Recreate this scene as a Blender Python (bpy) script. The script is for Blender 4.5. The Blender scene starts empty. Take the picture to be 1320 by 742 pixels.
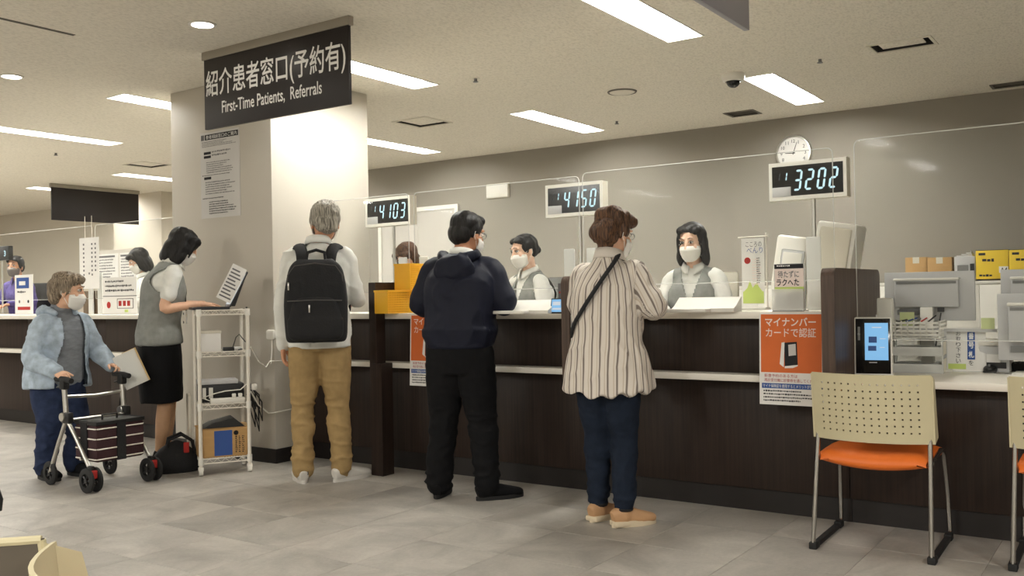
import bpy, bmesh, math, random
import numpy as np
from mathutils import Vector, Matrix, Quaternion
random.seed(7); np.random.seed(7)
SC = bpy.context.scene
COL = SC.collection
PI = math.pi
# ------------------------------------------------------------------ camera
CAM_H, FPX = 1.15, 1202.4
YAW, PITCH, ROLL = math.radians(34.732), math.radians(.4104), math.radians(-1.0609)
_f = Vector((-math.sin(YAW)*math.cos(PITCH), math.cos(YAW)*math.cos(PITCH), math.sin(PITCH)))
_r = Vector((math.cos(YAW), math.sin(YAW), 0)); _u = _r.cross(_f)
_r2 = _r*math.cos(ROLL)+_u*math.sin(ROLL); _u2 = -_r*math.sin(ROLL)+_u*math.cos(ROLL)
cam = bpy.data.cameras.new('camera'); cam.sensor_width = 36; cam.lens = FPX/1320*36
cam.clip_start = .05; cam.clip_end = 100
co = bpy.data.objects.new('camera', cam); COL.objects.link(co)
co.matrix_world = Matrix(((_r2.x, _u2.x, -_f.x, 0), (_r2.y, _u2.y, -_f.y, 0), (_r2.z, _u2.z, -_f.z, CAM_H), (0, 0, 0, 1)))
SC.camera = co
EXPO = .68
# ------------------------------------------------------------------ world, exposure, area lights of the waiting hall behind the camera
w = bpy.data.worlds.new('world'); SC.world = w; w.use_nodes = True
w.node_tree.nodes['Background'].inputs[0].default_value = (.8, .82, .85, 1)
w.node_tree.nodes['Background'].inputs[1].default_value = .05
SC.view_settings.view_transform = 'Standard'; SC.view_settings.look = 'None'
SC.view_settings.gamma = 1; SC.view_settings.use_curve_mapping = False
SC.view_settings.exposure = EXPO
LAMP = 36.0
LAMP_COL = (1, .985, .935)
def area(x, y, z, sx, sy, power):
    l = bpy.data.lights.new('ceiling_area_light', 'AREA'); l.shape = 'RECTANGLE'; l.size = sx; l.size_y = sy
    l.energy = power; l.color = LAMP_COL
    o = bpy.data.objects.new('ceiling_area_light', l); COL.objects.link(o); o.location = (x, y, z)
HALL_POWER = 52
for lx in (-10.7, -6.6, -2.45, 1.7):
    for ly in (-3.6, -.9, 1.6):
        if ly < 1 or lx > 0 or lx < -10: area(lx, ly, 2.7, .25, 1.27, HALL_POWER)
for lx in (-10.7, -12.7, -14.8, -16.9): area(lx, 4.85, 2.7, .25, 1.27, HALL_POWER*.7)
# ------------------------------------------------------------------ pixel rays (photo frame 1320 x 742) used to find points on real planes
def _ray(px, py): return _r2*((px-660)/FPX)+_u2*(-(py-371)/FPX)+_f
def onz(px, py, z):
    d = _ray(px, py); return Vector((0, 0, CAM_H))+d*((z-CAM_H)/d.z)
def ony(px, py, y):
    d = _ray(px, py); return Vector((0, 0, CAM_H))+d*(y/d.y)
def onx(px, py, x):
    d = _ray(px, py); return Vector((0, 0, CAM_H))+d*(x/d.x)
# ------------------------------------------------------------------ materials
def rgb(r, g, b):
    f = lambda c: (c/255/12.92) if c/255 <= .04045 else ((c/255+.055)/1.055)**2.4
    return (f(r), f(g), f(b), 1)
class NT:
    def __init__(s, name):
        s.m = bpy.data.materials.new(name); s.m.use_nodes = True; s.t = s.m.node_tree
        s.p = s.t.nodes['Principled BSDF']; s.out = s.t.nodes['Material Output']
    def n(s, typ, **kw):
        nd = s.t.nodes.new(typ)
        for k, v in kw.items():
            if k.startswith('i_'): nd.inputs[k[2:].replace('_', ' ')].default_value = v
            else: setattr(nd, k, v)
        return nd
    def l(s, a, ao, b, bi): s.t.links.new(a.outputs[ao], b.inputs[bi])
def mat(name, col, rough=.6, metal=0, var=.06, vscale=8, bump=0, bscale=60, stretch=(1, 1, 1), emit=None, estr=1, spec=.5, objrand=0):
    """plain surface: base colour with soft procedural variation and fine relief"""
    m = NT(name); p = m.p
    p.inputs['Roughness'].default_value = rough; p.inputs['Metallic'].default_value = metal
    p.inputs['Specular IOR Level'].default_value = spec
    p.inputs['Base Color'].default_value = col
    tc = m.n('ShaderNodeTexCoord'); mp = m.n('ShaderNodeMapping'); mp.inputs['Scale'].default_value = stretch
    m.l(tc, 'Object', mp, 'Vector')
    if var > 0:
        nz = m.n('ShaderNodeTexNoise'); nz.inputs['Scale'].default_value = vscale; nz.inputs['Detail'].default_value = 5
        m.l(mp, 'Vector', nz, 'Vector')
        cr = m.n('ShaderNodeMapRange'); cr.inputs['From Min'].default_value = .3; cr.inputs['From Max'].default_value = .7
        cr.inputs['To Min'].default_value = 1-var*2; cr.inputs['To Max'].default_value = 1+var*2
        m.l(nz, 'Fac', cr, 'Value')
        last = cr
        if objrand:
            oi = m.n('ShaderNodeObjectInfo'); mr = m.n('ShaderNodeMapRange')
            mr.inputs['To Min'].default_value = 1-objrand; mr.inputs['To Max'].default_value = 1+objrand
            m.l(oi, 'Random', mr, 'Value'); mu = m.n('ShaderNodeMath', operation='MULTIPLY')
            m.l(cr, 'Result', mu, 0); m.l(mr, 'Result', mu, 1); last = mu
        mx = m.n('ShaderNodeVectorMath', operation='SCALE'); mx.inputs[0].default_value = col[:3]
        m.l(last, 0, mx, 'Scale'); m.l(mx, 0, p, 'Base Color')
    if bump > 0:
        nb = m.n('ShaderNodeTexNoise'); nb.inputs['Scale'].default_value = bscale; nb.inputs['Detail'].default_value = 4
        m.l(mp, 'Vector', nb, 'Vector'); b = m.n('ShaderNodeBump'); b.inputs['Strength'].default_value = bump
        b.inputs['Distance'].default_value = .01
        m.l(nb, 'Fac', b, 'Height'); m.l(b, 'Normal', p, 'Normal')
    if emit and name != 'lamp_diffuser' and name != 'downlight_lens': estr *= 2**-EXPO
    if emit:
        p.inputs['Emission Color'].default_value = emit; p.inputs['Emission Strength'].default_value = estr
    return m.m
M = {}
M['wall_grey'] = mat('wall_grey_paint', rgb(146, 140, 130), .75, var=.012, vscale=1.5, bump=.03, bscale=140)
M['wall_cream'] = mat('wall_cream_paint', rgb(205, 197, 182), .75, var=.012, vscale=1.5, bump=.03, bscale=140)
M['pillar'] = mat('pillar_paint', rgb(192, 186, 174), .6, var=.012, vscale=2, bump=.03, bscale=120)
def ceiling_mat():
    m = NT('ceiling_board'); p = m.p; p.inputs['Roughness'].default_value = .9; p.inputs['Specular IOR Level'].default_value = .1
    tc = m.n('ShaderNodeTexCoord'); mp = m.n('ShaderNodeMapping'); mp.inputs['Scale'].default_value = (1, .45, 1)
    m.l(tc, 'Object', mp, 'Vector')
    nz = m.n('ShaderNodeTexNoise'); nz.inputs['Scale'].default_value = 75; nz.inputs['Detail'].default_value = 3; nz.inputs['Roughness'].default_value = .7
    m.l(mp, 'Vector', nz, 'Vector')
    cr = m.n('ShaderNodeValToRGB'); cr.color_ramp.elements[0].position = .35; cr.color_ramp.elements[1].position = .55
    cr.color_ramp.elements[0].color = rgb(212, 206, 192); cr.color_ramp.elements[1].color = rgb(230, 224, 210)
    m.l(nz, 'Fac', cr, 'Fac'); m.l(cr, 'Color', p, 'Base Color')
    b = m.n('ShaderNodeBump'); b.inputs['Strength'].default_value = .5; b.inputs['Distance'].default_value = .006
    m.l(nz, 'Fac', b, 'Height'); m.l(b, 'Normal', p, 'Normal')
    return m.m
M['ceiling'] = ceiling_mat()
def tile_mat():
    m = NT('floor_vinyl_tile'); p = m.p; p.inputs['Roughness'].default_value = .42; p.inputs['Specular IOR Level'].default_value = .4
    tc = m.n('ShaderNodeTexCoord'); oi = m.n('ShaderNodeObjectInfo')
    geo = m.n('ShaderNodeNewGeometry')
    off = m.n('ShaderNodeVectorMath', operation='SCALE'); off.inputs['Scale'].default_value = 37.0
    cmb = m.n('ShaderNodeCombineXYZ'); m.l(oi, 'Random', cmb, 0); m.l(oi, 'Random', cmb, 1); m.l(cmb, 0, off, 0)
    add = m.n('ShaderNodeVectorMath', operation='ADD'); m.l(geo, 'Position', add, 0); m.l(off, 0, add, 1)
    n1 = m.n('ShaderNodeTexNoise'); n1.inputs['Scale'].default_value = 2.6; n1.inputs['Detail'].default_value = 8; n1.inputs['Roughness'].default_value = .62; n1.inputs['Distortion'].default_value = .6
    m.l(add, 0, n1, 'Vector')
    n2 = m.n('ShaderNodeTexNoise'); n2.inputs['Scale'].default_value = 60; n2.inputs['Detail'].default_value = 3
    m.l(geo, 'Position', n2, 'Vector')
    cr = m.n('ShaderNodeValToRGB'); e = cr.color_ramp.elements; e[0].position = .3; e[1].position = .7
    e[0].color = rgb(146, 141, 134); e[1].color = rgb(192, 187, 178)
    m.l(n1, 'Fac', cr, 'Fac')
    mr = m.n('ShaderNodeMapRange'); mr.inputs['To Min'].default_value = .86; mr.inputs['To Max'].default_value = 1.06
    m.l(oi, 'Random', mr, 'Value')
    mr2 = m.n('ShaderNodeMapRange'); mr2.inputs['From Min'].default_value = .3; mr2.inputs['From Max'].default_value = .7; mr2.inputs['To Min'].default_value = .94; mr2.inputs['To Max'].default_value = 1.05
    m.l(n2, 'Fac', mr2, 'Value'); mu = m.n('ShaderNodeMath', operation='MULTIPLY'); m.l(mr, 0, mu, 0); m.l(mr2, 0, mu, 1)
    sc = m.n('ShaderNodeVectorMath', operation='SCALE'); m.l(cr, 'Color', sc, 0); m.l(mu, 0, sc, 'Scale'); m.l(sc, 0, p, 'Base Color')
    b = m.n('ShaderNodeBump'); b.inputs['Strength'].default_value = .08; b.inputs['Distance'].default_value = .004
    m.l(n1, 'Fac', b, 'Height'); m.l(b, 'Normal', p, 'Normal')
    return m.m
M['tile'] = tile_mat()
M['tile_bed'] = mat('tile_bed', rgb(112, 106, 98), .8, var=.02)
def wood_mat(name, c0, c1, rough=.45, axis='Z'):
    m = NT(name); p = m.p; p.inputs['Roughness'].default_value = rough; p.inputs['Specular IOR Level'].default_value = .35
    geo = m.n('ShaderNodeNewGeometry'); mp = m.n('ShaderNodeMapping')
    mp.inputs['Scale'].default_value = (60, 60, 1.6) if axis == 'Z' else (1.6, 60, 60)
    m.l(geo, 'Position', mp, 'Vector')
    n1 = m.n('ShaderNodeTexNoise'); n1.inputs['Scale'].default_value = 1.0; n1.inputs['Detail'].default_value = 6; n1.inputs['Roughness'].default_value = .65
    m.l(mp, 'Vector', n1, 'Vector')
    cr = m.n('ShaderNodeValToRGB'); e = cr.color_ramp.elements; e[0].position = .32; e[1].position = .72; e[0].color = c0; e[1].color = c1
    m.l(n1, 'Fac', cr, 'Fac'); m.l(cr, 'Color', p, 'Base Color')
    b = m.n('ShaderNodeBump'); b.inputs['Strength'].default_value = .12; b.inputs['Distance'].default_value = .003
    m.l(n1, 'Fac', b, 'Height'); m.l(b, 'Normal', p, 'Normal')
    return m.m
M['wood'] = wood_mat('dark_wood_laminate', rgb(34, 25, 21), rgb(56, 42, 35))
M['wood_kick'] = mat('dark_kick_board', rgb(24, 18, 16), .5, var=.04)
M['wood_div'] = wood_mat('walnut_laminate', rgb(62, 48, 40), rgb(98, 80, 68))
M['white_top'] = mat('white_laminate', rgb(238, 233, 222), .35, var=.01)
M['white_plastic'] = mat('white_plastic', rgb(228, 225, 216), .4, var=.01)
M['offwhite'] = mat('offwhite_plastic', rgb(214, 208, 192), .5, var=.01)
M['grey_plastic'] = mat('light_grey_plastic', rgb(190, 190, 190), .5, var=.01)
M['midgrey'] = mat('mid_grey_plastic', rgb(120, 120, 118), .5, var=.02)
M['black_plastic'] = mat('black_plastic', rgb(22, 22, 23), .45, var=.02)
M['black_gloss'] = mat('black_gloss', rgb(10, 10, 12), .15, var=0)
M['black_rubber'] = mat('black_rubber', rgb(24, 24, 24), .75, var=.03)
M['chrome'] = mat('chrome_steel', rgb(185, 183, 178), .25, 1, var=.02)
M['alu'] = mat('brushed_aluminium', rgb(200, 198, 192), .35, 1, var=.02)
M['white_metal'] = mat('white_powder_coat', rgb(228, 222, 210), .4, var=.01)
M['dark_frame'] = mat('vent_grey', rgb(110, 105, 95), .7, var=.02)  # plain grey of grille frames, slats and fitting rims
M['lamp_white'] = mat('lamp_reflector_white', rgb(240, 238, 230), .5, var=0)
M['paper'] = mat('white_paper', rgb(232, 230, 226), .8, var=.01)
M['paper_grey'] = mat('grey_white_paper', rgb(205, 203, 200), .8, var=.01)
M['ink'] = mat('black_ink', rgb(30, 30, 34), .8, var=0)
M['ink_grey'] = mat('grey_ink', rgb(105, 104, 106), .8, var=0)
M['ink_white'] = mat('white_ink', rgb(240, 240, 238), .7, var=0)
M['ink_red'] = mat('red_ink', rgb(170, 40, 34), .8, var=0)
M['ink_blue'] = mat('blue_ink', rgb(52, 84, 150), .8, var=0)
M['ink_green'] = mat('yellow_green_ink', rgb(196, 214, 120), .8, var=0)
M['ink_orange'] = mat('orange_ink', rgb(214, 106, 46), .7, var=.02)
M['ink_pink'] = mat('pale_pink_ink', rgb(238, 222, 214), .8, var=0)
M['sign_black'] = mat('dark_sign_board', rgb(30, 24, 25), .4, var=.01)
M['sign_grey'] = mat('lavender_grey_board', rgb(150, 148, 156), .4, var=.01)
M['cardboard'] = mat('cardboard', rgb(188, 150, 98), .85, var=.03, stretch=(1, 1, 8))
M['yellow_box'] = mat('yellow_carton', rgb(236, 202, 48), .6, var=.02)
M['yellow_plastic'] = mat('yellow_plastic', rgb(248, 190, 46), .45, var=.02)
M['chair_shell'] = mat('cream_chair_plastic', rgb(200, 190, 156), .5, var=.015)
M['chair_orange'] = mat('orange_vinyl', rgb(226, 112, 36), .45, var=.02, bump=.05, bscale=250)
M['grey_cable'] = mat('grey_cable', rgb(70, 68, 66), .6, var=0)
M['white_cable'] = mat('white_cable', rgb(225, 222, 212), .5, var=0)
M['screen_blue'] = mat('lit_blue_screen', rgb(30, 44, 60), .3, var=0, emit=rgb(128, 186, 230), estr=.95)
M['screen_dark'] = mat('lit_screen_graphic', rgb(20, 40, 70), .4, var=0, emit=rgb(25, 60, 110), estr=.7)
M['screen_white'] = mat('lit_white_screen', rgb(60, 62, 64), .4, var=0, emit=rgb(215, 222, 228), estr=.8)
M['led'] = mat('led_segment', rgb(80, 110, 120), .4, var=0, emit=rgb(204, 236, 246), estr=1.0)
M['led_off'] = mat('led_segment_unlit', rgb(52, 54, 58), .5, var=0)
M['diffuser'] = mat('lamp_diffuser', rgb(255, 252, 245), .5, var=0, emit=(1, .985, .935, 1), estr=LAMP)
M['downlight'] = mat('downlight_lens', rgb(255, 250, 240), .5, var=0, emit=(1, .93, .82, 1), estr=14)
def acrylic(name, tint, alpha):
    m = NT(name); m.t.nodes.remove(m.p)
    tr = m.n('ShaderNodeBsdfTransparent'); tr.inputs[0].default_value = (.975, .98, .975, 1)
    gl = m.n('ShaderNodeBsdfGlossy'); gl.inputs['Roughness'].default_value = .03; gl.inputs[0].default_value = (1, 1, 1, 1)
    df = m.n('ShaderNodeBsdfDiffuse'); df.inputs[0].default_value = tint
    fr = m.n('ShaderNodeFresnel'); fr.inputs['IOR'].default_value = 1.45
    mr = m.n('ShaderNodeMath', operation='MULTIPLY'); mr.inputs[1].default_value = .035; m.l(fr, 0, mr, 0)
    mx = m.n('ShaderNodeMixShader'); m.l(mr, 0, mx, 0); m.l(tr, 0, mx, 1); m.l(gl, 0, mx, 2)
    mx2 = m.n('ShaderNodeMixShader'); mx2.inputs[0].default_value = alpha; m.l(mx, 0, mx2, 1); m.l(df, 0, mx2, 2)
    m.l(mx2, 0, m.out, 'Surface'); return m.m
M['acrylic'] = acrylic('clear_acrylic', (.85, .86, .84, 1), .012)
M['acrylic_edge'] = acrylic('acrylic_edge', (.9, .9, .86, 1), .45)
M['frosted'] = acrylic('frosted_plastic', (.9, .9, .87, 1), .72)
M['tray_clear'] = acrylic('clear_tray_plastic', (.9, .9, .86, 1), .4)
# ------------------------------------------------------------------ geometry helpers
class G:
    """collects shapes into one bmesh"""
    def __init__(s): s.b = bmesh.new()
    def box(s, x0, x1, y0, y1, z0, z1, bev=0, T=None):
        b = s.b
        vs = [b.verts.new((x, y, z)) for x in (x0, x1) for y in (y0, y1) for z in (z0, z1)]
        fs = [b.faces.new([vs[i] for i in q]) for q in ((0, 1, 3, 2), (4, 6, 7, 5), (0, 4, 5, 1), (2, 3, 7, 6), (0, 2, 6, 4), (1, 5, 7, 3))]
        new = list(vs)
        if bev > 0:
            es = list({e for f in fs for e in f.edges})
            r = bmesh.ops.bevel(b, geom=es, offset=bev, segments=2, profile=.5, affect='EDGES')
            new = list({v for f in r['faces'] for v in f.verts} | {v for v in vs if v.is_valid})
            # bevel keeps original inner faces linked to the new verts
        if T is not None: bmesh.ops.transform(b, matrix=T, verts=[v for v in new if v.is_valid])
        return s
    def quad(s, *pts):
        s.b.faces.new([s.b.verts.new(p) for p in pts]); return s
    def ring(s, c, ax, ay, rx, ry, n=12, pw=2.0, ph=0):
        out = []
        for i in range(n):
            a = 2*PI*i/n+ph; ca, sa = math.cos(a), math.sin(a)
            if pw != 2:
                ca = math.copysign(abs(ca)**(2/pw), ca); sa = math.copysign(abs(sa)**(2/pw), sa)
            out.append(s.b.verts.new(c+ax*(rx*ca)+ay*(ry*sa)))
        return out
    def skin(s, rings, cap=True, closed=False):
        n = len(rings[0])
        m = len(rings)
        for k in range(m if closed else m-1):
            A, B = rings[k], rings[(k+1) % m]
            for i in range(n):
                j = (i+1) % n
                s.b.faces.new((A[i], A[j], B[j], B[i]))
        if cap and not closed:
            s.b.faces.new(list(reversed(rings[0]))); s.b.faces.new(rings[-1])
        return s
    def tube(s, pts, r, n=8, closed=False, cap=True):
        pts = [Vector(p) for p in pts]; m = len(pts)
        rr = r if isinstance(r, (list, tuple)) else [r]*m
        rings = []; prev = None
        for k in range(m):
            if closed: t = pts[(k+1) % m]-pts[k-1]
            elif k == 0: t = pts[1]-pts[0]
            elif k == m-1: t = pts[-1]-pts[-2]
            else: t = (pts[k]-pts[k-1]).normalized()+(pts[k+1]-pts[k]).normalized()
            if t.length < 1e-9: t = Vector((0, 0, 1))
            t.normalize()
            if prev is None:
                a = Vector((0, 0, 1)) if abs(t.z) < .9 else Vector((1, 0, 0))
                ax = a.cross(t).normalized()
            else:
                ax = prev-t*prev.dot(t)
                if ax.length < 1e-6: ax = Vector((1, 0, 0)).cross(t)
                ax.normalize()
            prev = ax; ay = t.cross(ax)
            rings.append(s.ring(pts[k], ax, ay, rr[k], rr[k], n))
        return s.skin(rings, cap, closed)
    def cyl(s, p0, p1, r0, r1=None, n=16): return s.tube([p0, p1], [r0, r0 if r1 is None else r1], n)
    def lathe(s, prof, c=(0, 0, 0), axis='Z', n=24):
        c = Vector(c); ax = {'Z': (Vector((1, 0, 0)), Vector((0, 1, 0)), Vector((0, 0, 1))), 'X': (Vector((0, 1, 0)), Vector((0, 0, 1)), Vector((1, 0, 0))), 'Y': (Vector((0, 0, 1)), Vector((1, 0, 0)), Vector((0, 1, 0)))}[axis]
        rings = [s.ring(c+ax[2]*h, ax[0], ax[1], max(r, 1e-5), max(r, 1e-5), n) for r, h in prof]
        ringlike = prof[0][0] > .0011 and prof[-1][0] > .0011
        return s.skin(rings, not ringlike or len(prof) < 3, ringlike and len(prof) > 2)
    def ell(s, c, r, rot=None, n=16, m=10):
        c = Vector(c); R = rot or Matrix.Identity(3)
        X, Y, Z = (R @ Vector(v) for v in ((1, 0, 0), (0, 1, 0), (0, 0, 1)))
        rings = []
        for k in range(1, m):
            t = PI*k/m-PI/2
            rings.append(s.ring(c+Z*(r[2]*math.sin(t)), X, Y, r[0]*math.cos(t), r[1]*math.cos(t), n))
        s.skin(rings, cap=False)
        lo = s.b.verts.new(c-Z*r[2]); hi = s.b.verts.new(c+Z*r[2])
        for i in range(n):
            j = (i+1) % n
            s.b.faces.new((rings[0][j], rings[0][i], lo)); s.b.faces.new((rings[-1][i], rings[-1][j], hi))
        return s
    def prism(s, poly, lo, hi, axis='Y'):
        """polygon (a,b) extruded along axis: Y -> (x,z), X -> (y,z), Z -> (x,y)"""
        f = {'Y': lambda a, b, d: (a, d, b), 'X': lambda a, b, d: (d, a, b), 'Z': lambda a, b, d: (a, b, d)}[axis]
        A = [s.b.verts.new(f(a, b, lo)) for a, b in poly]; B = [s.b.verts.new(f(a, b, hi)) for a, b in poly]
        n = len(poly)
        for i in range(n):
            j = (i+1) % n; s.b.faces.new((A[i], A[j], B[j], B[i]))
        s.b.faces.new(list(reversed(A))); s.b.faces.new(B)
        return s
    def chain(s, pts, radii, n=14, sub=4, flat=1.0, up=None, caps=True):
        """limb: Catmull-Rom through pts with radii, rounded ends; flat squashes along 'up'"""
        P = [Vector(p) for p in pts]; R = list(radii)
        def cr(a, b, c, d, t): return .5*((2*b)+(c-a)*t+(2*a-5*b+4*c-d)*t*t+(3*b-a-3*c+d)*t**3)
        pp, rr = [], []
        for i in range(len(P)-1):
            a = P[i-1] if i > 0 else P[i]*2-P[i+1]; d = P[i+2] if i+2 < len(P) else P[i+1]*2-P[i]
            ra = R[i-1] if i > 0 else R[i]; rd = R[i+2] if i+2 < len(R) else R[i+1]
            for k in range(sub):
                t = k/sub; pp.append(cr(a, P[i], P[i+1], d, t)); rr.append(max(.002, cr(ra, R[i], R[i+1], rd, t)))
        pp.append(P[-1]); rr.append(R[-1])
        if caps:
            t0 = (pp[1]-pp[0]).normalized(); t1 = (pp[-1]-pp[-2]).normalized()
            r0, r1 = rr[0], rr[-1]
            head = [(pp[0]-t0*r0*math.sin(a), r0*math.cos(a)) for a in (1.35, .95, .5)]
            tail = [(pp[-1]+t1*r1*math.sin(a), r1*math.cos(a)) for a in (.5, .95, 1.35)]
            pp = [h[0] for h in head]+pp+[t[0] for t in tail]; rr = [h[1] for h in head]+rr+[t[1] for t in tail]
        rings = []; prev = Vector(up) if up is not None else None
        for k in range(len(pp)):
            t = (pp[min(k+1, len(pp)-1)]-pp[max(k-1, 0)]).normalized()
            if prev is None: prev = (Vector((0, 0, 1)) if abs(t.z) < .9 else Vector((0, 1, 0)))
            ay = prev-t*prev.dot(t); ay.normalize(); prev = ay; ax = ay.cross(t)
            rings.append(s.ring(pp[k], ax, ay, rr[k], rr[k]*flat, n))
        return s.skin(rings)
    def loft(s, ctrl, n=28, sub=4, pw=2.3):
        """ctrl: (centre, lateral axis, rx, ry[, forward axis])"""
        C = [Vector(c[0]) for c in ctrl]; A = [Vector(c[1]).normalized() for c in ctrl]; RX = [c[2] for c in ctrl]; RY = [c[3] for c in ctrl]
        def cr(a, b, c, d, t): return .5*((2*b)+(c-a)*t+(2*a-5*b+4*c-d)*t*t+(3*b-a-3*c+d)*t**3)
        def ev(L, i, t, lin=False):
            a = L[max(i-1, 0)]; d = L[min(i+2, len(L)-1)]
            return cr(a, L[i], L[i+1], d, t)
        cs, ax, rx, ry = [], [], [], []
        for i in range(len(C)-1):
            for k in range(sub):
                t = k/sub; cs.append(ev(C, i, t)); ax.append(ev(A, i, t).normalized()); rx.append(max(.004, ev(RX, i, t))); ry.append(max(.004, ev(RY, i, t)))
        cs.append(C[-1]); ax.append(A[-1]); rx.append(RX[-1]); ry.append(RY[-1])
        rings = []
        for k in range(len(cs)):
            t = (cs[min(k+1, len(cs)-1)]-cs[max(k-1, 0)]).normalized()
            a = ax[k]-t*ax[k].dot(t); a.normalize(); f = t.cross(a)
            rings.append(s.ring(cs[k], a, f, rx[k], ry[k], n, pw))
        return s.skin(rings)
    def xf(s, Mx):
        bmesh.ops.transform(s.b, matrix=Mx, verts=s.b.verts); return s
    def mesh(s, name='mesh', smooth=40):
        bmesh.ops.recalc_face_normals(s.b, faces=s.b.faces)
        me = bpy.data.meshes.new(name); s.b.to_mesh(me); s.b.free()
        if smooth:
            me.polygons.foreach_set('use_smooth', [True]*len(me.polygons))
            me.set_sharp_from_angle(angle=math.radians(smooth))
        return me
def link(name, me, m=None, parent=None):
    o = bpy.data.objects.new(name, me); COL.objects.link(o)
    if m is not None and len(me.materials) == 0: me.materials.append(M[m] if isinstance(m, str) else m)
    if parent is not None: o.parent = parent
    return o
def obj(name, g, m, parent=None, label=None, smooth=40, kind=None):
    o = link(name, g.mesh(name, smooth), m, parent)
    if label: o['label'] = label
    if kind: o['kind'] = kind
    return o
def tag(o, label=None, cat=None, group=None, kind=None):
    if label: o['label'] = label
    if cat: o['category'] = cat
    if group: o['group'] = group
    if kind: o['kind'] = kind
    return o
def thing(name, label, cat, loc=(0, 0, 0), rz=0, group=None):
    o = bpy.data.objects.new(name, None); COL.objects.link(o); o.empty_display_size = .1
    o.location = loc; o.rotation_euler = (0, 0, rz)
    return tag(o, label, cat, group)
def copy_tree(o, parent=None, loc=None, rz=None):
    c = o.copy(); COL.objects.link(c)
    if parent is not None: c.parent = parent
    if loc is not None: c.location = loc
    if rz is not None: c.rotation_euler = (0, 0, rz)
    for ch in list(o.children): copy_tree(ch, c)
    return c
def bx(name, x0, x1, y0, y1, z0, z1, m, parent=None, bev=0, label=None, kind=None):
    return obj(name, G().box(x0, x1, y0, y1, z0, z1, bev), m, parent, label, 40, kind)
def text(parent, s, box, m, d, face='-Y', name='lettering', fat=0, label=None, keep=False):
    """printed lettering fitted into box (a0,a1,b0,b1) of the plane at depth d; face -Y: a=x,b=z; +X: a=y,b=z; +Z: a=x,b=y"""
    cu = bpy.data.curves.new('t', 'FONT'); cu.body = s; cu.size = 1; cu.offset = fat; cu.resolution_u = 3; cu.fill_mode = 'FRONT'
    to = bpy.data.objects.new('t', cu); COL.objects.link(to)
    dg = bpy.context.evaluated_depsgraph_get()
    me = bpy.data.meshes.new_from_object(to.evaluated_get(dg)); bpy.data.objects.remove(to); bpy.data.curves.remove(cu)
    n = len(me.vertices)
    if n == 0: return None
    v = np.empty(n*3); me.vertices.foreach_get('co', v); v = v.reshape(-1, 3)
    a0, a1, b0, b1 = box; lo = v.min(0); hi = v.max(0)
    sa = (a1-a0)/(hi[0]-lo[0]); sb = (b1-b0)/max(1e-6, hi[1]-lo[1])
    if keep: sa = sb = min(sa, sb)
    A = a0+(v[:, 0]-lo[0])*sa; B = b0+(v[:, 1]-lo[1])*sb; D = np.full(n, d)
    if face == '-Y': q = np.stack((A, D, B), 1)
    elif face == '+X': q = np.stack((D, A, B), 1)
    elif face == '+Z': q = np.stack((A, B, D), 1)
    me.vertices.foreach_set('co', q.reshape(-1)); me.materials.clear(); me.materials.append(M[m]); me.update()
    o = bpy.data.objects.new(name, me); COL.objects.link(o); o.parent = parent
    if label: o['label'] = label
    return o
def dashes(parent, a0, a1, b_top, b_bot, rows, m, d, face='-Y', name='small_print', fill=.55, seed=1, vertical=False):
    """lines of print too small to read, as thin marks in rows"""
    rn = random.Random(seed); g = G(); step = (b_top-b_bot)/rows
    for r in range(rows):
        b1 = b_top-r*step; b0 = b1-step*fill; a = a0; end = a0+(a1-a0)*rn.uniform(.6, 1)
        while a < end-step*.3:
            wd = step*fill*rn.uniform(.5, 1.3); e = min(a+wd, end)
            t = (b0+(b1-b0)*rn.uniform(0, .25), b1-(b1-b0)*rn.uniform(0, .25))
            if face == '-Y': g.quad((a, d, t[0]), (e, d, t[0]), (e, d, t[1]), (a, d, t[1]))
            elif face == '+X': g.quad((d, a, t[0]), (d, e, t[0]), (d, e, t[1]), (d, a, t[1]))
            else: g.quad((a, t[0], d), (e, t[0], d), (e, t[1], d), (a, t[1], d))
            a = e+step*.18
    o = obj(name, g, m, parent, smooth=0); o['kind'] = 'stuff'; return o
# ------------------------------------------------------------------ the setting
HC = 2.75                      # ceiling height
YB = 8.6                       # back wall
XL, XR, YF = -19.0, 3.2, -7.0
def struct(name, g, m, parent=None, smooth=40):
    o = obj(name, g, m, parent, smooth=smooth)
    if parent is None: o['kind'] = 'structure'
    return o
struct('wall_back', G().box(-9.6, XR, YB, YB+.15, 0, HC+.1), 'wall_grey')
struct('wall_back_far', G().box(XL, -9.6, YB, YB+.15, 0, HC+.1), 'wall_cream')
struct('wall_left', G().box(XL-.15, XL, YF, YB, 0, HC+.1), 'wall_cream')
struct('wall_right', G().box(XR, XR+.15, YF, YB, 0, HC+.1), 'wall_grey')
struct('wall_front', G().box(XL, XR, YF-.15, YF, 0, HC+.1), 'wall_cream')
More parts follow.
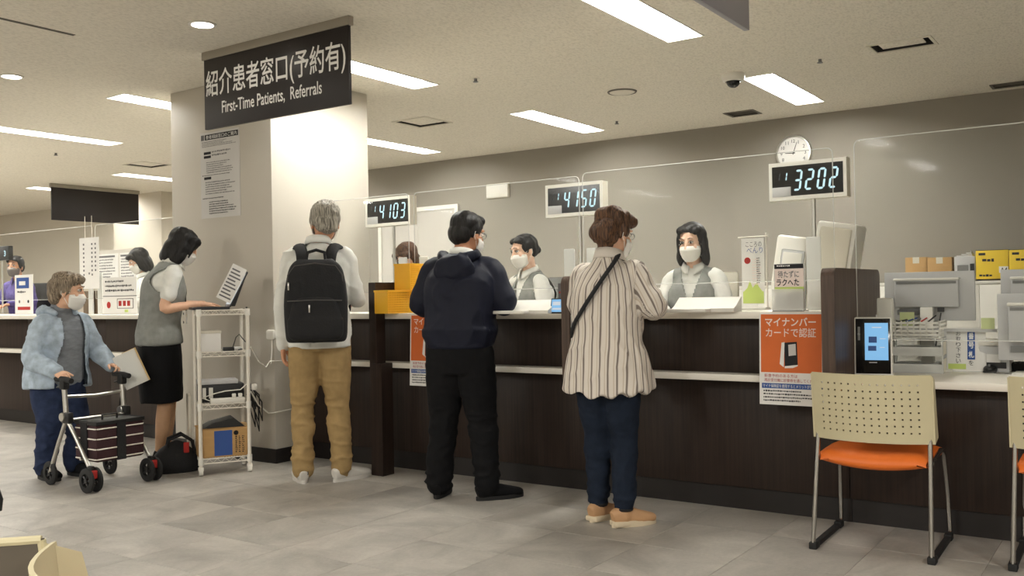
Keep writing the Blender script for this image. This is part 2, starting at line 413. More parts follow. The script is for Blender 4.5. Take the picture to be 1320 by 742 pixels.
# ceiling with real openings for the recessed lamps and vents
LW = .235
LAMPS = []                     # (x centre, y0, y1)
for xc in (-2.43, -4.56, -6.62, -8.65, -10.65, -12.72):
    for y0, y1 in ((4.20, 5.48), (6.77, 8.05)):
        if xc < -8.7 and y0 < 5: continue
        LAMPS.append((xc, y0, y1))
VENTS = [(-1.36, 6.53, .36, .22), (-5.53, 6.58, .36, .36), (-9.7, 6.55, .36, .36), (-3.06, 8.12, .24, .2), (-.95, 8.38, .22, .14)]
holes = [(x-LW/2, x+LW/2, a, b) for x, a, b in LAMPS]+[(x-a/2, x+a/2, y-b/2, y+b/2) for x, y, a, b in VENTS]
def ceiling():
    g = G(); b = g.b
    xs = sorted({XL, XR} | {v for h in holes for v in h[:2]}); ys = sorted({YF, YB} | {v for h in holes for v in h[2:]})
    cache = {}
    def V(x, y):
        if (x, y) not in cache: cache[(x, y)] = b.verts.new((x, y, HC))
        return cache[(x, y)]
    for i in range(len(xs)-1):
        for j in range(len(ys)-1):
            cx, cy = (xs[i]+xs[i+1])/2, (ys[j]+ys[j+1])/2
            if any(h[0] < cx < h[1] and h[2] < cy < h[3] for h in holes): continue
            b.faces.new((V(xs[i], ys[j]), V(xs[i], ys[j+1]), V(xs[i+1], ys[j+1]), V(xs[i+1], ys[j])))
    me = bpy.data.meshes.new('ceiling'); b.to_mesh(me); b.free()
    o = link('ceiling', me, 'ceiling'); o['kind'] = 'structure'
    # slab above the recesses
    s = struct('ceiling_slab', G().box(XL, XR, YF, YB, HC+.1, HC+.2), 'wall_cream')
ceiling()
# floor: a bed with individual vinyl tiles where the photograph shows them
fl = struct('floor', G().box(XL, XR, YF, YB, -.1, -.002), 'tile_bed')
TS = .457
def tile_mesh():
    g = G(); h = TS/2-.0006
    lo = [g.b.verts.new((sx*h, sy*h, -.002)) for sx, sy in ((-1, -1), (1, -1), (1, 1), (-1, 1))]
    hi = [g.b.verts.new((sx*(h-.0012), sy*(h-.0012), 0)) for sx, sy in ((-1, -1), (1, -1), (1, 1), (-1, 1))]
    for i in range(4):
        j = (i+1) % 4; g.b.faces.new((lo[i], lo[j], hi[j], hi[i]))
    g.b.faces.new(hi)
    return g.mesh('tile', 0)
tm = tile_mesh(); tm.materials.append(M['tile'])
cells = []
X0, Y0 = -1.06, 4.29           # a joint crossing seen under the orange chair
for i in range(-40, 12):
    for j in range(-26, 10):
        x, y = X0+(i+.5)*TS, Y0+(j+.5)*TS
        if XL < x-TS/2 and x+TS/2 < XR and YF < y-TS/2 and y+TS/2 < YB: cells.append((x, y))
def in_view(x, y):
    d = Vector((x, y, -CAM_H)); c = d.dot(_f)
    if c < .8 or y > 4.95: return 0
    u = 660+FPX*d.dot(_r2)/c; v = 371-FPX*d.dot(_u2)/c
    return 1/c if (-60 < u < 1380 and v < 800) else 0
cells.sort(key=lambda q: -in_view(*q))
rest = G()
for k, (x, y) in enumerate(cells):
    if k < 290 and in_view(x, y) > 0:
        o = link('tile', tm, None, fl); o.location = (x, y, 0)
    else:
        h = TS/2-.0006
        rest.quad((x-h, y-h, 0), (x+h, y-h, 0), (x+h, y+h, 0), (x-h, y+h, 0))
o = obj('tile', rest, 'tile', fl, smooth=0); o['kind'] = 'stuff'
# pillar beside the counter
PX0, PX1, PY0, PY1 = -6.24, -5.10, 4.42, 5.40
struct('pillar', G().box(PX0, PX1, PY0, PY1, 0, HC, .006), 'pillar')
struct('baseboard_pillar', G().box(PX0-.012, PX1+.012, PY0-.012, PY1+.012, 0, .1, .003), 'wood_kick')
struct('baseboard_back', G().box(XL, XR, YB-.012, YB, 0, .08), 'wood_kick')
# white door in the back wall behind the counter
d = tag(bpy.data.objects.new('door_1', None), kind='structure'); COL.objects.link(d)
dx0, dx1, dzt = -7.95, -6.69, 2.22
g = G().box(dx0, dx0+.05, YB-.03, YB, 0, dzt-.05).box(dx1-.05, dx1, YB-.03, YB, 0, dzt-.05).box(dx0, dx1, YB-.03, YB, dzt-.05, dzt)
obj('door_frame', g, 'white_plastic', d)
M['door_paint'] = mat('pale_door_paint', rgb(196, 192, 184), .5, var=.01)
bx('door_leaf', dx0+.05, (dx0+dx1)/2-.002, YB-.015, YB, .01, dzt-.05, 'door_paint', d)
bx('door_leaf', (dx0+dx1)/2+.002, dx1-.05, YB-.015, YB, .01, dzt-.05, 'door_paint', d)
obj('door_handle', G().cyl((-7.25, YB-.02, 1.0), (-7.25, YB-.06, 1.0), .012).cyl((-7.25, YB-.055, 1.0), (-7.15, YB-.055, 1.0), .009), 'chrome', d)
# white closer box at top of the door, seen as a small grip
bx('door_guard', dx1+.002, dx1+.05, YB-.04, YB, 1.98, 2.05, 'grey_plastic', d)
# pale partition wall beyond the far counter
struct('wall_partition', G().box(-13.1, -11.9, YB-.35, YB-.001, 0, HC), 'wall_cream')
# ------------------------------------------------------------------ ceiling fixtures
def lamp(xc, y0, y1, label):
    r = thing('ceiling_light', label, 'light', (xc, (y0+y1)/2, HC), 0, 'recessed strip lights')
    L = (y1-y0)/2; W = LW/2
    g = G()
    # slanted reflector sides and ends
    g.quad((-W, -L, 0), (-W, L, 0), (-W*.55, L-.05, .055), (-W*.55, -L+.05, .055))
    g.quad((W, -L, 0), (W*.55, -L+.05, .055), (W*.55, L-.05, .055), (W, L, 0))
    g.quad((-W, -L, 0), (-W*.55, -L+.05, .055), (W*.55, -L+.05, .055), (W, -L, 0))
    g.quad((-W, L, 0), (W, L, 0), (W*.55, L-.05, .055), (-W*.55, L-.05, .055))
    obj('reflector', g, 'lamp_white', r, smooth=0)
    obj('diffuser', G().box(-W*.56, W*.56, -L+.045, L-.045, .03, .058, .006), 'diffuser', r)
    t = .008
    f = G().box(-W-t, -W, -L-t, L+t, -.006, .004).box(W, W+t, -L-t, L+t, -.006, .004).box(-W, W, -L-t, -L, -.006, .004).box(-W, W, L, L+t, -.006, .004)
    obj('frame', f, 'lamp_white', r, smooth=0)
    return r
names = {(-2.43, 0): 'strip light cut by the top edge of the photo beside the grey hanging panel', (-2.43, 1): 'strip light beside the black dome camera',
         (-4.56, 0): 'strip light just behind the lettered black sign', (-4.56, 1): 'strip light above the middle number display',
         (-6.62, 0): 'strip light running into the left edge of the pillar', (-6.62, 1): 'strip light just above the back wall beside the pillar',
         (-8.65, 0): 'long strip light at the left edge of the photo', (-8.65, 1): 'strip light hidden behind the pillar',
         (-10.65, 1): 'strip light behind the pillar above the blank dark sign', (-12.72, 1): 'farthest strip light behind the blank dark sign'}
for x, a, b in LAMPS:
    lamp(x, a, b, names[(x, 0 if a < 5 else 1)])
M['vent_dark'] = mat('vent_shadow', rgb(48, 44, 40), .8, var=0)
def vent(x, y, a, b, label, louvre):
    r = thing('ceiling_vent', label, 'vent', (x, y, HC))
    t = .02
    g = G()
    for q in ((-a/2-t, -a/2, -b/2-t, b/2+t), (a/2, a/2+t, -b/2-t, b/2+t), (-a/2, a/2, -b/2-t, -b/2), (-a/2, a/2, b/2, b/2+t)):
        g.box(q[0], q[1], q[2], q[3], -.006, .002)
    obj('frame', g, 'dark_frame' if louvre else 'offwhite', r, smooth=0)
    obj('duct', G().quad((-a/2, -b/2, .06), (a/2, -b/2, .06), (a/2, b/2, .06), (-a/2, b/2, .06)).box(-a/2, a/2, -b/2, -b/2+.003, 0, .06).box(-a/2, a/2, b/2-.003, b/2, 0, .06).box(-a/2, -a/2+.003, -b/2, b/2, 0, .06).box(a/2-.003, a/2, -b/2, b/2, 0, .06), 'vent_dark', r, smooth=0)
    if louvre:
        n = 5
        for k in range(n):
            yy = -b/2+b*(k+.5)/n
            obj('slat', G().prism([(yy-.016, .002), (yy+.012, .03), (yy+.014, .028), (yy-.014, 0)], -a/2, a/2, 'X'), 'dark_frame', r, smooth=0)
    else:
        obj('blanking_plate', G().box(-a/2+.045, a/2-.045, -b/2+.045, b/2-.045, .004, .012, .002), 'ceiling', r)
    return r
vl = ['square ceiling vent at upper right near the top of the grey wall', 'square ceiling vent right of the pillar above the left number display', 'square ceiling vent left of the pillar', 'small slatted ceiling grille above the wall clock', 'small slatted ceiling grille at the right edge of the photo']
for k, (x, y, a, b) in enumerate(VENTS): vent(x, y, a, b, vl[k], k >= 3)
def downlight(x, y, label):
    r = thing('downlight', label, 'light', (x, y, HC))
    obj('trim_ring', G().lathe([(.062, .0), (.078, 0), (.08, -.006), (.062, -.008)], n=32), 'white_plastic', r)
    obj('lens', G().lathe([(.001, -.005), (.061, -.005), (.061, .001)], n=32), 'downlight', r)
downlight(-4.524, 3.427, 'round white downlight in front of the lettered black sign')
downlight(-6.595, 3.39, 'round white downlight at the left edge of the photo')
downlight(-13.6, 6.2, 'tiny far downlight beside the blank dark sign')
def sprinkler(x, y, label):
    r = thing('sprinkler', label, 'sprinkler', (x, y, HC))
    obj('plate', G().lathe([(.001, -.002), (.03, -.002), (.034, 0)], n=20), 'offwhite', r)
    obj('nozzle', G().lathe([(.012, 0), (.012, -.02), (.02, -.024), (.02, -.028), (.001, -.03)], n=12), 'midgrey', r)
sprinkler(-4.114, 5.512, 'small dark ceiling sprinkler right of the black sign')
sprinkler(-4.125, 7.716, 'small dark ceiling sprinkler near the back wall')
sprinkler(-9.633, 5.408, 'small dark ceiling sprinkler left of the pillar')
sprinkler(-1.908, 6.567, 'small ceiling sprinkler right of the dome camera')
r = thing('ceiling_speaker', 'round off-white ceiling speaker plate above the middle display', 'speaker', (-3.482, 6.613, HC))
obj('grille', G().lathe([(.001, -.012), (.09, -.012), (.1, -.008), (.105, 0)], n=32), 'offwhite', r)
obj('rim', G().lathe([(.105, 0), (.105, -.01), (.115, -.008), (.118, 0)], n=32), 'dark_frame', r)
r = thing('dome_camera', 'white ceiling camera with black dome beside a strip light', 'camera', (-2.56, 6.62, HC))
obj('housing', G().lathe([(.085, 0), (.085, -.03), (.075, -.05), (.06, -.055)], n=28), 'white_plastic', r)
obj('dome', G().ell((0, 0, -.05), (.052, .052, .05)), 'black_gloss', r)
r = thing('ceiling_track', 'thin dark slot in the ceiling at upper left', 'track', (-5.3, 2.3, HC))
obj('channel', G().box(-.006, .006, -.8, .8, -.002, .001), 'vent_dark', r)
obj('lip', G().box(-.014, -.006, -.8, .8, -.003, 0).box(.006, .014, -.8, .8, -.003, 0), 'dark_frame', r)
# ------------------------------------------------------------------ hanging signs
def hanging_sign(name, label, loc, rz, L, hgt, board, rail='alu'):
    r = thing(name, label, 'sign', loc, rz)
    obj('board', G().box(-L/2, L/2, -.012, .012, -.05-hgt, -.05, .002), board, r)
    obj('rail', G().box(-L/2-.015, L/2+.015, -.02, .02, -.052, 0, .003), rail, r)
    return r
M['rail_grey'] = mat('grey_sign_rail', rgb(150, 143, 130), .5, var=.01)
s = hanging_sign('hanging_sign', 'black hanging sign with white lettering for first-time patients', (-4.40, 3.84, HC), 0, 1.29, .45, 'sign_black', 'rail_grey')
text(s, '紹介患者窓口(予約有)', (-.625, .625, -.32, -.125), 'ink_white', -.0135, fat=.012)
text(s, 'First-Time Patients,  Referrals', (-.47, .43, -.425, -.335), 'ink_white', -.0135, fat=.012)
hanging_sign('hanging_sign', 'blank dark hanging sign at far left under the ceiling', (-12.11, 7.37, HC), PI/2, 1.29, .44, 'sign_black', 'rail_grey')
hanging_sign('hanging_sign', 'grey hanging panel cut by the top edge of the photo', (-1.415, 3.18, HC), PI/2, 1.29, .45, 'sign_grey', 'rail_grey')
# ------------------------------------------------------------------ counters
YC = 4.55                      # front edge of ledge and top
ZT, ZL = 1.043, .722
def counter(label, x0, x1, seams, panel_w=1.2):
    r = thing('reception_counter', label, 'counter', (x0, 0, 0))
    W = x1-x0
    n = max(1, round(W/panel_w)); pw = W/n
    for k in range(n):
        a, b = k*pw+.001, (k+1)*pw-.001
        bx('front_panel', a, b, 4.70, 4.74, .12, ZL-.03, 'wood', r, .0015)
        bx('upper_panel', a, b, 4.66, 4.70, ZL, ZT-.04, 'wood', r, .0015)
    bx('kick_board', 0, W, 4.725, 4.75, 0, .12, 'wood_kick', r)
    bx('ledge', 0, W, YC, 4.72, ZL-.034, ZL, 'white_top', r, .003)
    bx('countertop', 0, W, YC-.02, 5.12, ZT-.036, ZT, 'white_top', r, .003)
    bx('back_panel', 0, W, 5.06, 5.09, .02, ZT-.036, 'offwhite', r)
    bx('side_panel', 0, .03, 4.74, 5.06, 0, ZT-.036, 'wood', r)
    bx('side_panel', W-.03, W, 4.74, 5.06, 0, ZT-.036, 'wood', r)
    return r
counter('dark wood service counter with white top between pillar and right divider', PX1+.014, -1.264, 0)
counter('dark wood counter with white top left of the pillar', -14.0, PX0-.014, 0)
r = thing('low_desk', 'low white-topped desk with dark front behind the orange chairs', 'desk', (-1.195, 0, 0))
bx('desktop', 0, 3.0, YC, 5.6, ZL-.034, ZL, 'white_top', r, .003)
for k in range(2): bx('front_panel', (k*1.5+.001 if k else -.067), k*1.5+1.499, 4.70, 4.74, .12, ZL-.034, 'wood', r, .0015)
bx('kick_board', -.067, 3.0, 4.725, 4.75, 0, .12, 'wood_kick', r)
bx('side_panel', .0, .03, 4.74, 5.55, 0, ZL-.034, 'wood', r); bx('side_panel', 2.97, 3.0, 4.74, 5.55, 0, ZL-.034, 'wood', r)
# staff desk behind the counter
r = thing('staff_desk', 'pale staff desk running behind the tall counter', 'desk', (0, 0, 0))
bx('desktop', -5.0, -1.25, 5.13, 5.32, .86, .89, 'white_top', r, .003)
bx('desktop', -2.05, -1.25, 5.33, 5.75, .86, .89, 'white_top', r, .003); bx('support', -1.3, -1.27, 5.34, 5.74, 0, .86, 'offwhite', r)
for xx in (-5.0, -3.75, -2.5, -1.3): bx('support', xx, xx+.03, 5.14, 5.31, 0, .86, 'offwhite', r)
def rounded_divider(label, x, th, y0, y1, z0, z1, m, rad=.045, foot=None):
    foot = foot or (lambda D: [(D, z0), (0, z0)])
    r = thing('counter_divider', label, 'divider', (x, y0, 0))
    pts = []
    D = y1-y0
    for cx, cz, a0 in ((rad, z1-rad, PI), (D-rad, z1-rad, PI/2)):
        for k in range(7):
            a = a0-k*PI/12; pts.append((cx+rad*math.cos(a), cz+rad*math.sin(a)))
    pts += foot(D)
    obj('panel', G().prism(pts, 0, th, 'X'), m, r, smooth=30)
    return r
r = rounded_divider('tall dark wood divider reaching the floor near the pillar', -4.21, .10, 4.44, 4.545, 0, ZL, 'wood', .004)
obj('upper_panel', G().prism([(0, ZL), (0, 1.245), (.56, 1.245), (.56, ZT), (.085, ZT), (.085, ZL)], 0, .06, 'X'), 'wood', r, smooth=0)
rounded_divider('dark wood divider beside the striped-shirt woman', -2.66, .05, 4.30, 5.1, ZL-.034, 1.245, 'wood_div', foot=lambda D: [(D, ZT), (.225, ZT), (.225, ZL-.034), (0, ZL-.034)])
rounded_divider('walnut divider between tall counter and low desk', -1.262, .06, 4.28, 5.12, .60, 1.245, 'wood_div', foot=lambda D: [(D, ZL-.036), (0, ZL-.036)])
# ------------------------------------------------------------------ clear screens on the counters
def screen(label, x0, x1, y, z0, z1, feet=(), foot_h=.36, rnd=.03, posts=True):
    r = thing('acrylic_screen', label, 'screen', (x0, y, 0))
    W = x1-x0
    def corner(cx, cz, a0): return [(cx+rnd*math.cos(a0-k*PI/8), cz+rnd*math.sin(a0-k*PI/8)) for k in range(5)]
    pts = [(0, z0)]+corner(rnd, z1-rnd, PI)+corner(W-rnd, z1-rnd, PI/2)+[(W, z0)]
    obj('pane', G().prism(pts, -.0025, .0025, 'Y'), 'acrylic', r, smooth=0)
    path = [(a, 0, b) for a, b in pts]
    obj('polished_edge', G().tube(path, .0028, 5, closed=True), 'acrylic_edge', r)
    for fx in feet:
        obj('support', G().box(fx-.038-x0, fx+.038-x0, .006, .02, ZT if z0 > 1 else ZL, (ZT if z0 > 1 else ZL)+foot_h, .006), 'frosted', r)
    return r
screen('tall clear screen on the counter in front of the long-haired clerk', -2.85, -1.365, 4.88, 1.195, 1.875, (-2.80, -1.475), .38)
screen('tall clear screen on the counter in front of the clerk with tied hair', -4.19, -2.875, 4.88, 1.185, 1.86, (-2.96, -4.12), .38)
screen('clear screen between the pillar and the left number display', -5.05, -4.24, 4.88, 1.185, 1.86, (-4.31,), .38)
screen('wide clear screen hanging above the low desk', -1.19, .9, 4.62, .905, 1.86, ())
screen('clear screen on the far counter beside the nurse', -8.05, -6.55, 4.88, 1.185, 1.86, (-8.0, -6.6), .38)
screen('clear screen on the far counter in front of the masked clerk in purple', -10.0, -8.1, 4.88, 1.185, 1.86, (-9.95, -8.15), .38)
screen('clear screen at the far left end of the counter', -12.0, -10.05, 4.88, 1.185, 1.86, (-11.9, -10.1), .38)
# ------------------------------------------------------------------ number displays
SEG = {'0': 'abcdef', '1': 'bc', '2': 'abged', '3': 'abgcd', '4': 'fgbc', '5': 'afgcd', '6': 'afgedc', '7': 'abc', '8': 'abcdefg', '9': 'abcdfg'}
def seg_polys(w, h, t):
    e = t*.12
    H = lambda z: [(e+t*.5, z), (e+t, z+t/2), (w-e-t, z+t/2), (w-e-t*.5, z), (w-e-t, z-t/2), (e+t, z-t/2)]
    Vv = lambda x, z0, z1: [(x, z0+e+t*.1), (x+t/2, z0+t/2+e), (x+t/2, z1-t/2-e), (x, z1-e-t*.1), (x-t/2, z1-t/2-e), (x-t/2, z0+t/2+e)]
    m = h/2; x0, x1 = t*.5, w-t*.5
    return {'a': H(h-t/2), 'g': H(m), 'd': H(t/2), 'b': Vv(x1, m, h-t/2), 'c': Vv(x1, t/2, m), 'f': Vv(x0, m, h-t/2), 'e': Vv(x0, t/2, m)}
def digit(g, ch, x, z, w, h, t, d, off=False):
    for k, p in seg_polys(w, h, t).items():
        if (k in SEG[ch]) != off:
            g.b.faces.new([g.b.verts.new((x+a+b*.14, d, z+b)) for a, b in p])
def display(label, px0, px1, pt, pb, num, small, lit_small):
    Y = 5.25
    a = ony(px0, pt, Y); b = ony(px1, pb, Y); ztop = a.z; 
    zb = ony(px0, pb, Y).z; W = b.x-a.x; Hh = .215
    zc = (a.z+ony(px0, pb, Y).z)/2
    r = thing('number_display', label, 'display', (a.x+W/2, Y, 0))
    h2 = Hh/2
    obj('housing', G().box(-W/2, W/2, .004, .075, zc-h2, zc+h2), 'offwhite', r)
    obj('face_frame', G().box(-W/2, W/2, -.002, .004, zc+h2-.022, zc+h2).box(-W/2, W/2, -.002, .004, zc-h2, zc-h2+.022).box(-W/2, -W/2+.018, -.002, .004, zc-h2+.022, zc+h2-.022).box(W/2-.018, W/2, -.002, .004, zc-h2+.022, zc+h2-.022), 'white_plastic', r, smooth=0)
    obj('panel', G().box(-W/2+.018, W/2-.018, .001, .005, zc-h2+.022, zc+h2-.022), 'black_gloss', r, smooth=0)
    obj('name_chip', G().box(-W/2+.018, -W/2+.125, -.004, .002, zc-h2+.02, zc-h2+.075, .002), 'grey_plastic', r)
    dw = (W-.04-.13)/4; z0 = zc-.058
    for k, ch in enumerate(num):
        g = G(); digit(g, ch, -W/2+.135+k*dw, z0, dw*.68, .118, .0115, -.0005)
        obj('digit', g, 'led', r, smooth=0)
        if ch != '8' and dw > .08:
            g = G(); digit(g, ch, -W/2+.135+k*dw, z0, dw*.68, .118, .0115, 0, True); obj('unlit_digit', g, 'led_off', r, smooth=0)
    for k, ch in enumerate(small):
        g = G(); digit(g, ch, -W/2+.035+k*.04, zc+.0, .026, .052, .0065, -.0005)
        obj('digit', g, 'led' if k == lit_small else 'led_off', r, smooth=0)
    obj('pole', G().cyl((.02, .045, .89), (.02, .045, zc-h2), .012, n=12), 'alu', r)
    obj('base', G().box(-.06, .1, 0, .09, .885, .895, .003), 'grey_plastic', r)
    return r
display('glowing number display reading 3202 in front of the wall clock', 991, 1092, 215, 256, '3202', '11', 1)
display('glowing number display reading 4150 above the striped-shirt woman', 703, 777, 243, 277, '4150', '11', 1)
display('glowing number display reading 4103 beside the pillar', 471, 529, 259, 291, '4103', '11', 1)
# ------------------------------------------------------------------ wall clock, blank plate
r = thing('wall_clock', 'round white wall clock above the right number display', 'clock', (-2.75, YB, 2.41))
obj('rim', G().lathe([(.14, 0), (.165, 0), (.168, -.02), (.16, -.04), (.148, -.042), (.145, -.03)], axis='Y', n=40), 'alu', r)
obj('dial', G().lathe([(.001, -.028), (.148, -.028), (.148, -.002)], axis='Y', n=40), 'paper', r)
for h in range(1, 13):
    a = h*PI/6; cx, cz = .112*math.sin(a), .112*math.cos(a)
    text(r, str(h), (cx-(.011 if h < 10 else .016), cx+(.011 if h < 10 else .016), cz-.016, cz+.016), 'ink', -.029, name='numeral', keep=True)
def hand(ang, L, w): 
    return G().prism([(-w, -.015), (w, -.015), (w*.5, L), (-w*.5, L)], -.033, -.031, 'Y').xf(Matrix.Rotation(ang, 4, 'Y'))
obj('hour_hand', hand(-PI/2+.03, .075, .005), 'ink', r); obj('minute_hand', hand(.33, .105, .0035), 'ink', r)
a, b = ony(628, 238, YB), ony(657, 254, YB)
r = thing('wall_plate', 'small blank white plate high on the grey wall', 'plate', ((a.x+b.x)/2, YB, (a.z+b.z)/2))
bx('cover', -.15, .15, -.03, -.001, -.075, .075, 'white_plastic', r, .006); bx('frame', -.158, .158, -.012, 0, -.083, .083, 'offwhite', r, .004)
# ------------------------------------------------------------------ cabinets along the back wall
CY = 8.12
cab0 = None
CABL = ['white filing cabinet by the door in the back wall', 'white back-wall cabinet behind the navy-jacket man', 'white back-wall cabinet left of the clerk with tied hair', 'white back-wall cabinet right of the clerk with tied hair', 'white back-wall cabinet behind the striped-shirt woman', 'white back-wall cabinet behind the mini banner and flyer stand', 'white back-wall cabinet under the two brown boxes', 'white back-wall cabinet under the yellow cartons', 'white back-wall cabinet just past the yellow cartons', 'white back-wall cabinet in the far right corner of the room']
for k in range(10):
    if cab0 is None:
        cab0 = thing('filing_cabinet', CABL[0], 'cabinet', (-6.1, CY, 0), 0, 'white cabinets along the back wall')
        bx('body', 0, .88, .02, .46, .02, 1.165, 'offwhite', cab0, .003); bx('top', -.005, .885, 0, .46, 1.165, 1.19, 'white_plastic', cab0, .003)
        bx('plinth', .01, .87, .03, .45, 0, .02, 'midgrey', cab0)
        for q in range(2):
            dd = bx('door', .004+q*.437, .439+q*.437, 0, .02, .04, 1.16, 'white_plastic', cab0, .003)
            obj('handle', G().box(.41+q*.04, .425+q*.04, -.012, 0, .6, .72, .002), 'midgrey', dd)
    else: c = copy_tree(cab0, None, (-6.1+k*.9, CY, 0)); c['label'] = CABL[k]
def carton(px0, px1, pyt, pyb, Y, depth, m, label, zbase=1.19, cat='box', flaps=True, name='cardboard_box'):
    a, b = ony(px0, pyb, Y), ony(px1, pyt, Y)
    r = thing(name, label, cat, ((a.x+b.x)/2, Y, zbase)); W = (b.x-a.x)/2-.002; Hh = b.z-zbase
    bx('body', -W, W, 0, depth, 0, Hh, m, r, .003)
    if flaps: bx('tape', -.025, .025, -.0006, depth+.0006, Hh-.05, Hh+.0006, 'offwhite', r)
    return r, W, Hh
carton(1167, 1195, 331, 360, 8.2, .3, 'cardboard', 'brown cardboard box on the back cabinet, left of a pair')
carton(1195.5, 1227, 331, 360, 8.2, .3, 'cardboard', 'brown cardboard box on the back cabinet beside the grey machine')
def paper_carton(px0, px1, pyt, pyb, label, z):
    r, W, Hh = carton(px0, px1, pyt, pyb, 8.2, .3, 'yellow_box', label, z, 'box', False, 'copy_paper_carton')
    bx('lid_seam', -W-.001, W+.001, -.001, .301, Hh*.985, Hh, 'ink', r)
    bx('handle_slot', -W*.82, -W*.4, -.001, .002, Hh*.82, Hh*.9, 'ink', r)
    text(r, 'A4', (W*.5, W*.92, Hh*.22, Hh*.38), 'ink', -.0015, fat=.01)
    bx('label_patch', W*.42, W*.98, -.0008, .001, Hh*.2, Hh*.42, 'paper', r)
    dashes(r, -W*.6, W*.5, Hh*.7, Hh*.56, 1, 'ink', -.001, fill=.8)
    dashes(r, -W*.8, W*.4, Hh*.16, Hh*.06, 1, 'ink', -.001, fill=.8)
    return r
paper_carton(1258, 1300, 321, 359, 'yellow A4 copy paper carton at the back, left of the pair', 1.205)
paper_carton(1301, 1345, 320, 359, 'yellow copy paper carton at the back cut by the right edge', 1.205)
a, b = ony(1230, 350, 8.2), ony(1257, 326, 8.2)
r = thing('label_printer', 'small grey machine between brown and yellow boxes at the back', 'printer', ((a.x+b.x)/2, 8.2, 1.19))
Wd = (b.x-a.x)/2
bx('body', -Wd, Wd, 0, .3, 0, .2, 'grey_plastic', r, .008); bx('window', -Wd*.7, Wd*.35, -.002, .001, .075, .13, 'midgrey', r); bx('slot', Wd*.5, Wd*.9, -.002, .001, .075, .14, 'black_plastic', r)
for k in range(4): bx('loose_sheet', -Wd*.8+k*.03, Wd*.7-k*.01, .02+k*.04, .22, .201+k*.012, .209+k*.012, 'paper_grey', r)
# ------------------------------------------------------------------ things on the tall counter
r = thing('machine_housing', 'white tilted machine housing with recessed panel behind the flyer stand', 'machine', (-1.845, 5.42, .89))
Tm = Matrix.Rotation(math.radians(9), 4, 'Y')
def slab(W, D, Hh, T): return G().box(-W, W, 0, D, 0, Hh, .02).xf(T)
obj('shell', slab(.095, .2, .58, Tm), 'white_plastic', r)
obj('recess_frame', G().box(-.05, .085, -.008, .003, .28, .50, .01).xf(Tm), 'grey_plastic', r); obj('recess_panel', G().box(-.04, .075, -.012, .003, .295, .485, .006).xf(Tm), 'white_plastic', r)
bx('foot', -.08, .1, .03, .17, -.0, .03, 'midgrey', r)
r = thing('machine_housing', 'white tilted machine housing with rounded corners behind the walnut divider', 'machine', (-1.62, 5.46, .89))
Tm = Matrix.Rotation(math.radians(10), 4, 'Y')
obj('shell', slab(.115, .22, .65, Tm), 'white_plastic', r); obj('back_cover', G().box(-.09, .09, -.012, .01, .1, .62, .012).xf(Tm), 'offwhite', r)
bx('foot', -.1, .12, .03, .18, 0, .03, 'midgrey', r)
def tray(label, px, py, w):
    p = onz(px, py, ZT)
    r = thing('card_tray', label, 'tray', (p.x, p.y, ZT))
    obj('sloped_body', G().prism([(0, 0), (0, .018), (.03, .03), (.1, .075), (.11, .075), (.11, 0)], -w/2, w/2, 'X'), 'white_plastic', r)
    obj('front_slab', G().box(-w/2-.09, w/2-.12, -.075, -.005, 0, .018, .004), 'white_plastic', r)
    g = G()
    dashes(r, -w*.3, w*.2, .012, .004, 1, 'ink_grey', -.0008)
    return r
tray('white sloped card tray on the counter in front of the long-haired clerk', 905, 402, .34)
tray('white sloped card tray on the counter by the blue-jacket man', 680, 404, .27)
p = onz(712, 404, ZT)
r = thing('small_tablet', 'small tablet with a blue screen behind the white card tray', 'tablet', (p.x, p.y+.06, ZT))
Tm = Matrix.Rotation(math.radians(-12), 4, 'X')
obj('body', G().box(-.055, .055, 0, .01, 0, .085, .003).xf(Tm), 'black_plastic', r); obj('display', G().box(-.049, .049, -.001, .001, .008, .078).xf(Tm), 'screen_blue', r, smooth=0)
obj('display_graphic', G().box(-.04, .01, -.0016, 0, .045, .065).box(-.04, .03, -.0016, 0, .02, .03).xf(Tm), 'screen_white', r, smooth=0)
# flowers-like photo card above tablet
r = thing('photo_card', 'small dark photo card standing behind the blue tablet', 'card', (p.x+.01, p.y+.12, ZT))
bx('card', -.045, .045, 0, .003, 0, .165, 'ink_grey', r)
for k in range(7): bx('picture_spot', -.038+k*.011, -.030+k*.011, -.001, .001, .11+.012*(k % 3), .12+.013*(k % 3), ('ink_red', 'paper', 'ink_pink')[k % 3], r)
# banner stand
p = onz(972, 399, ZT)
r = thing('mini_banner', 'pale mini banner on a white stand behind the counter edge', 'banner', (p.x, p.y, ZT))
hb = .40
bx('base', -.075, .075, -.03, .05, 0, .012, 'white_plastic', r, .003); obj('pole', G().cyl((.072, .012, .01), (.072, .012, hb+.02), .005, n=8).cyl((-.085, .006, hb), (.085, .006, hb), .004, n=8), 'white_metal', r)
obj('banner_cloth', G().box(-.065, .062, .0, .003, .03, hb-.008), 'paper', r)
bx('green_print', -.06, .057, -.001, .001, .035, .1, 'ink_green', r); obj('flame_print', G().prism([(-.055, .1), (.05, .1), (.03, .125), (.02, .15), (-.005, .12), (-.02, .16), (-.035, .12)], -.0008, .001, 'Y'), 'ink_green', r)
obj('red_seal', G().lathe([(.001, -.001), (.018, -.001), (.018, .001)], c=(-.032, 0, .27), axis='Y', n=16), 'ink_red', r)
text(r, 'こころの', (-.04, .05, .345, .372), 'ink_grey', -.001); text(r, 'べんり', (-.035, .055, .31, .342), 'ink_blue', -.001)
dashes(r, -.005, .05, .28, .13, 10, 'ink_pink', -.001, seed=4); dashes(r, .02, .045, .285, .14, 12, 'ink_grey', -.0011, seed=5)
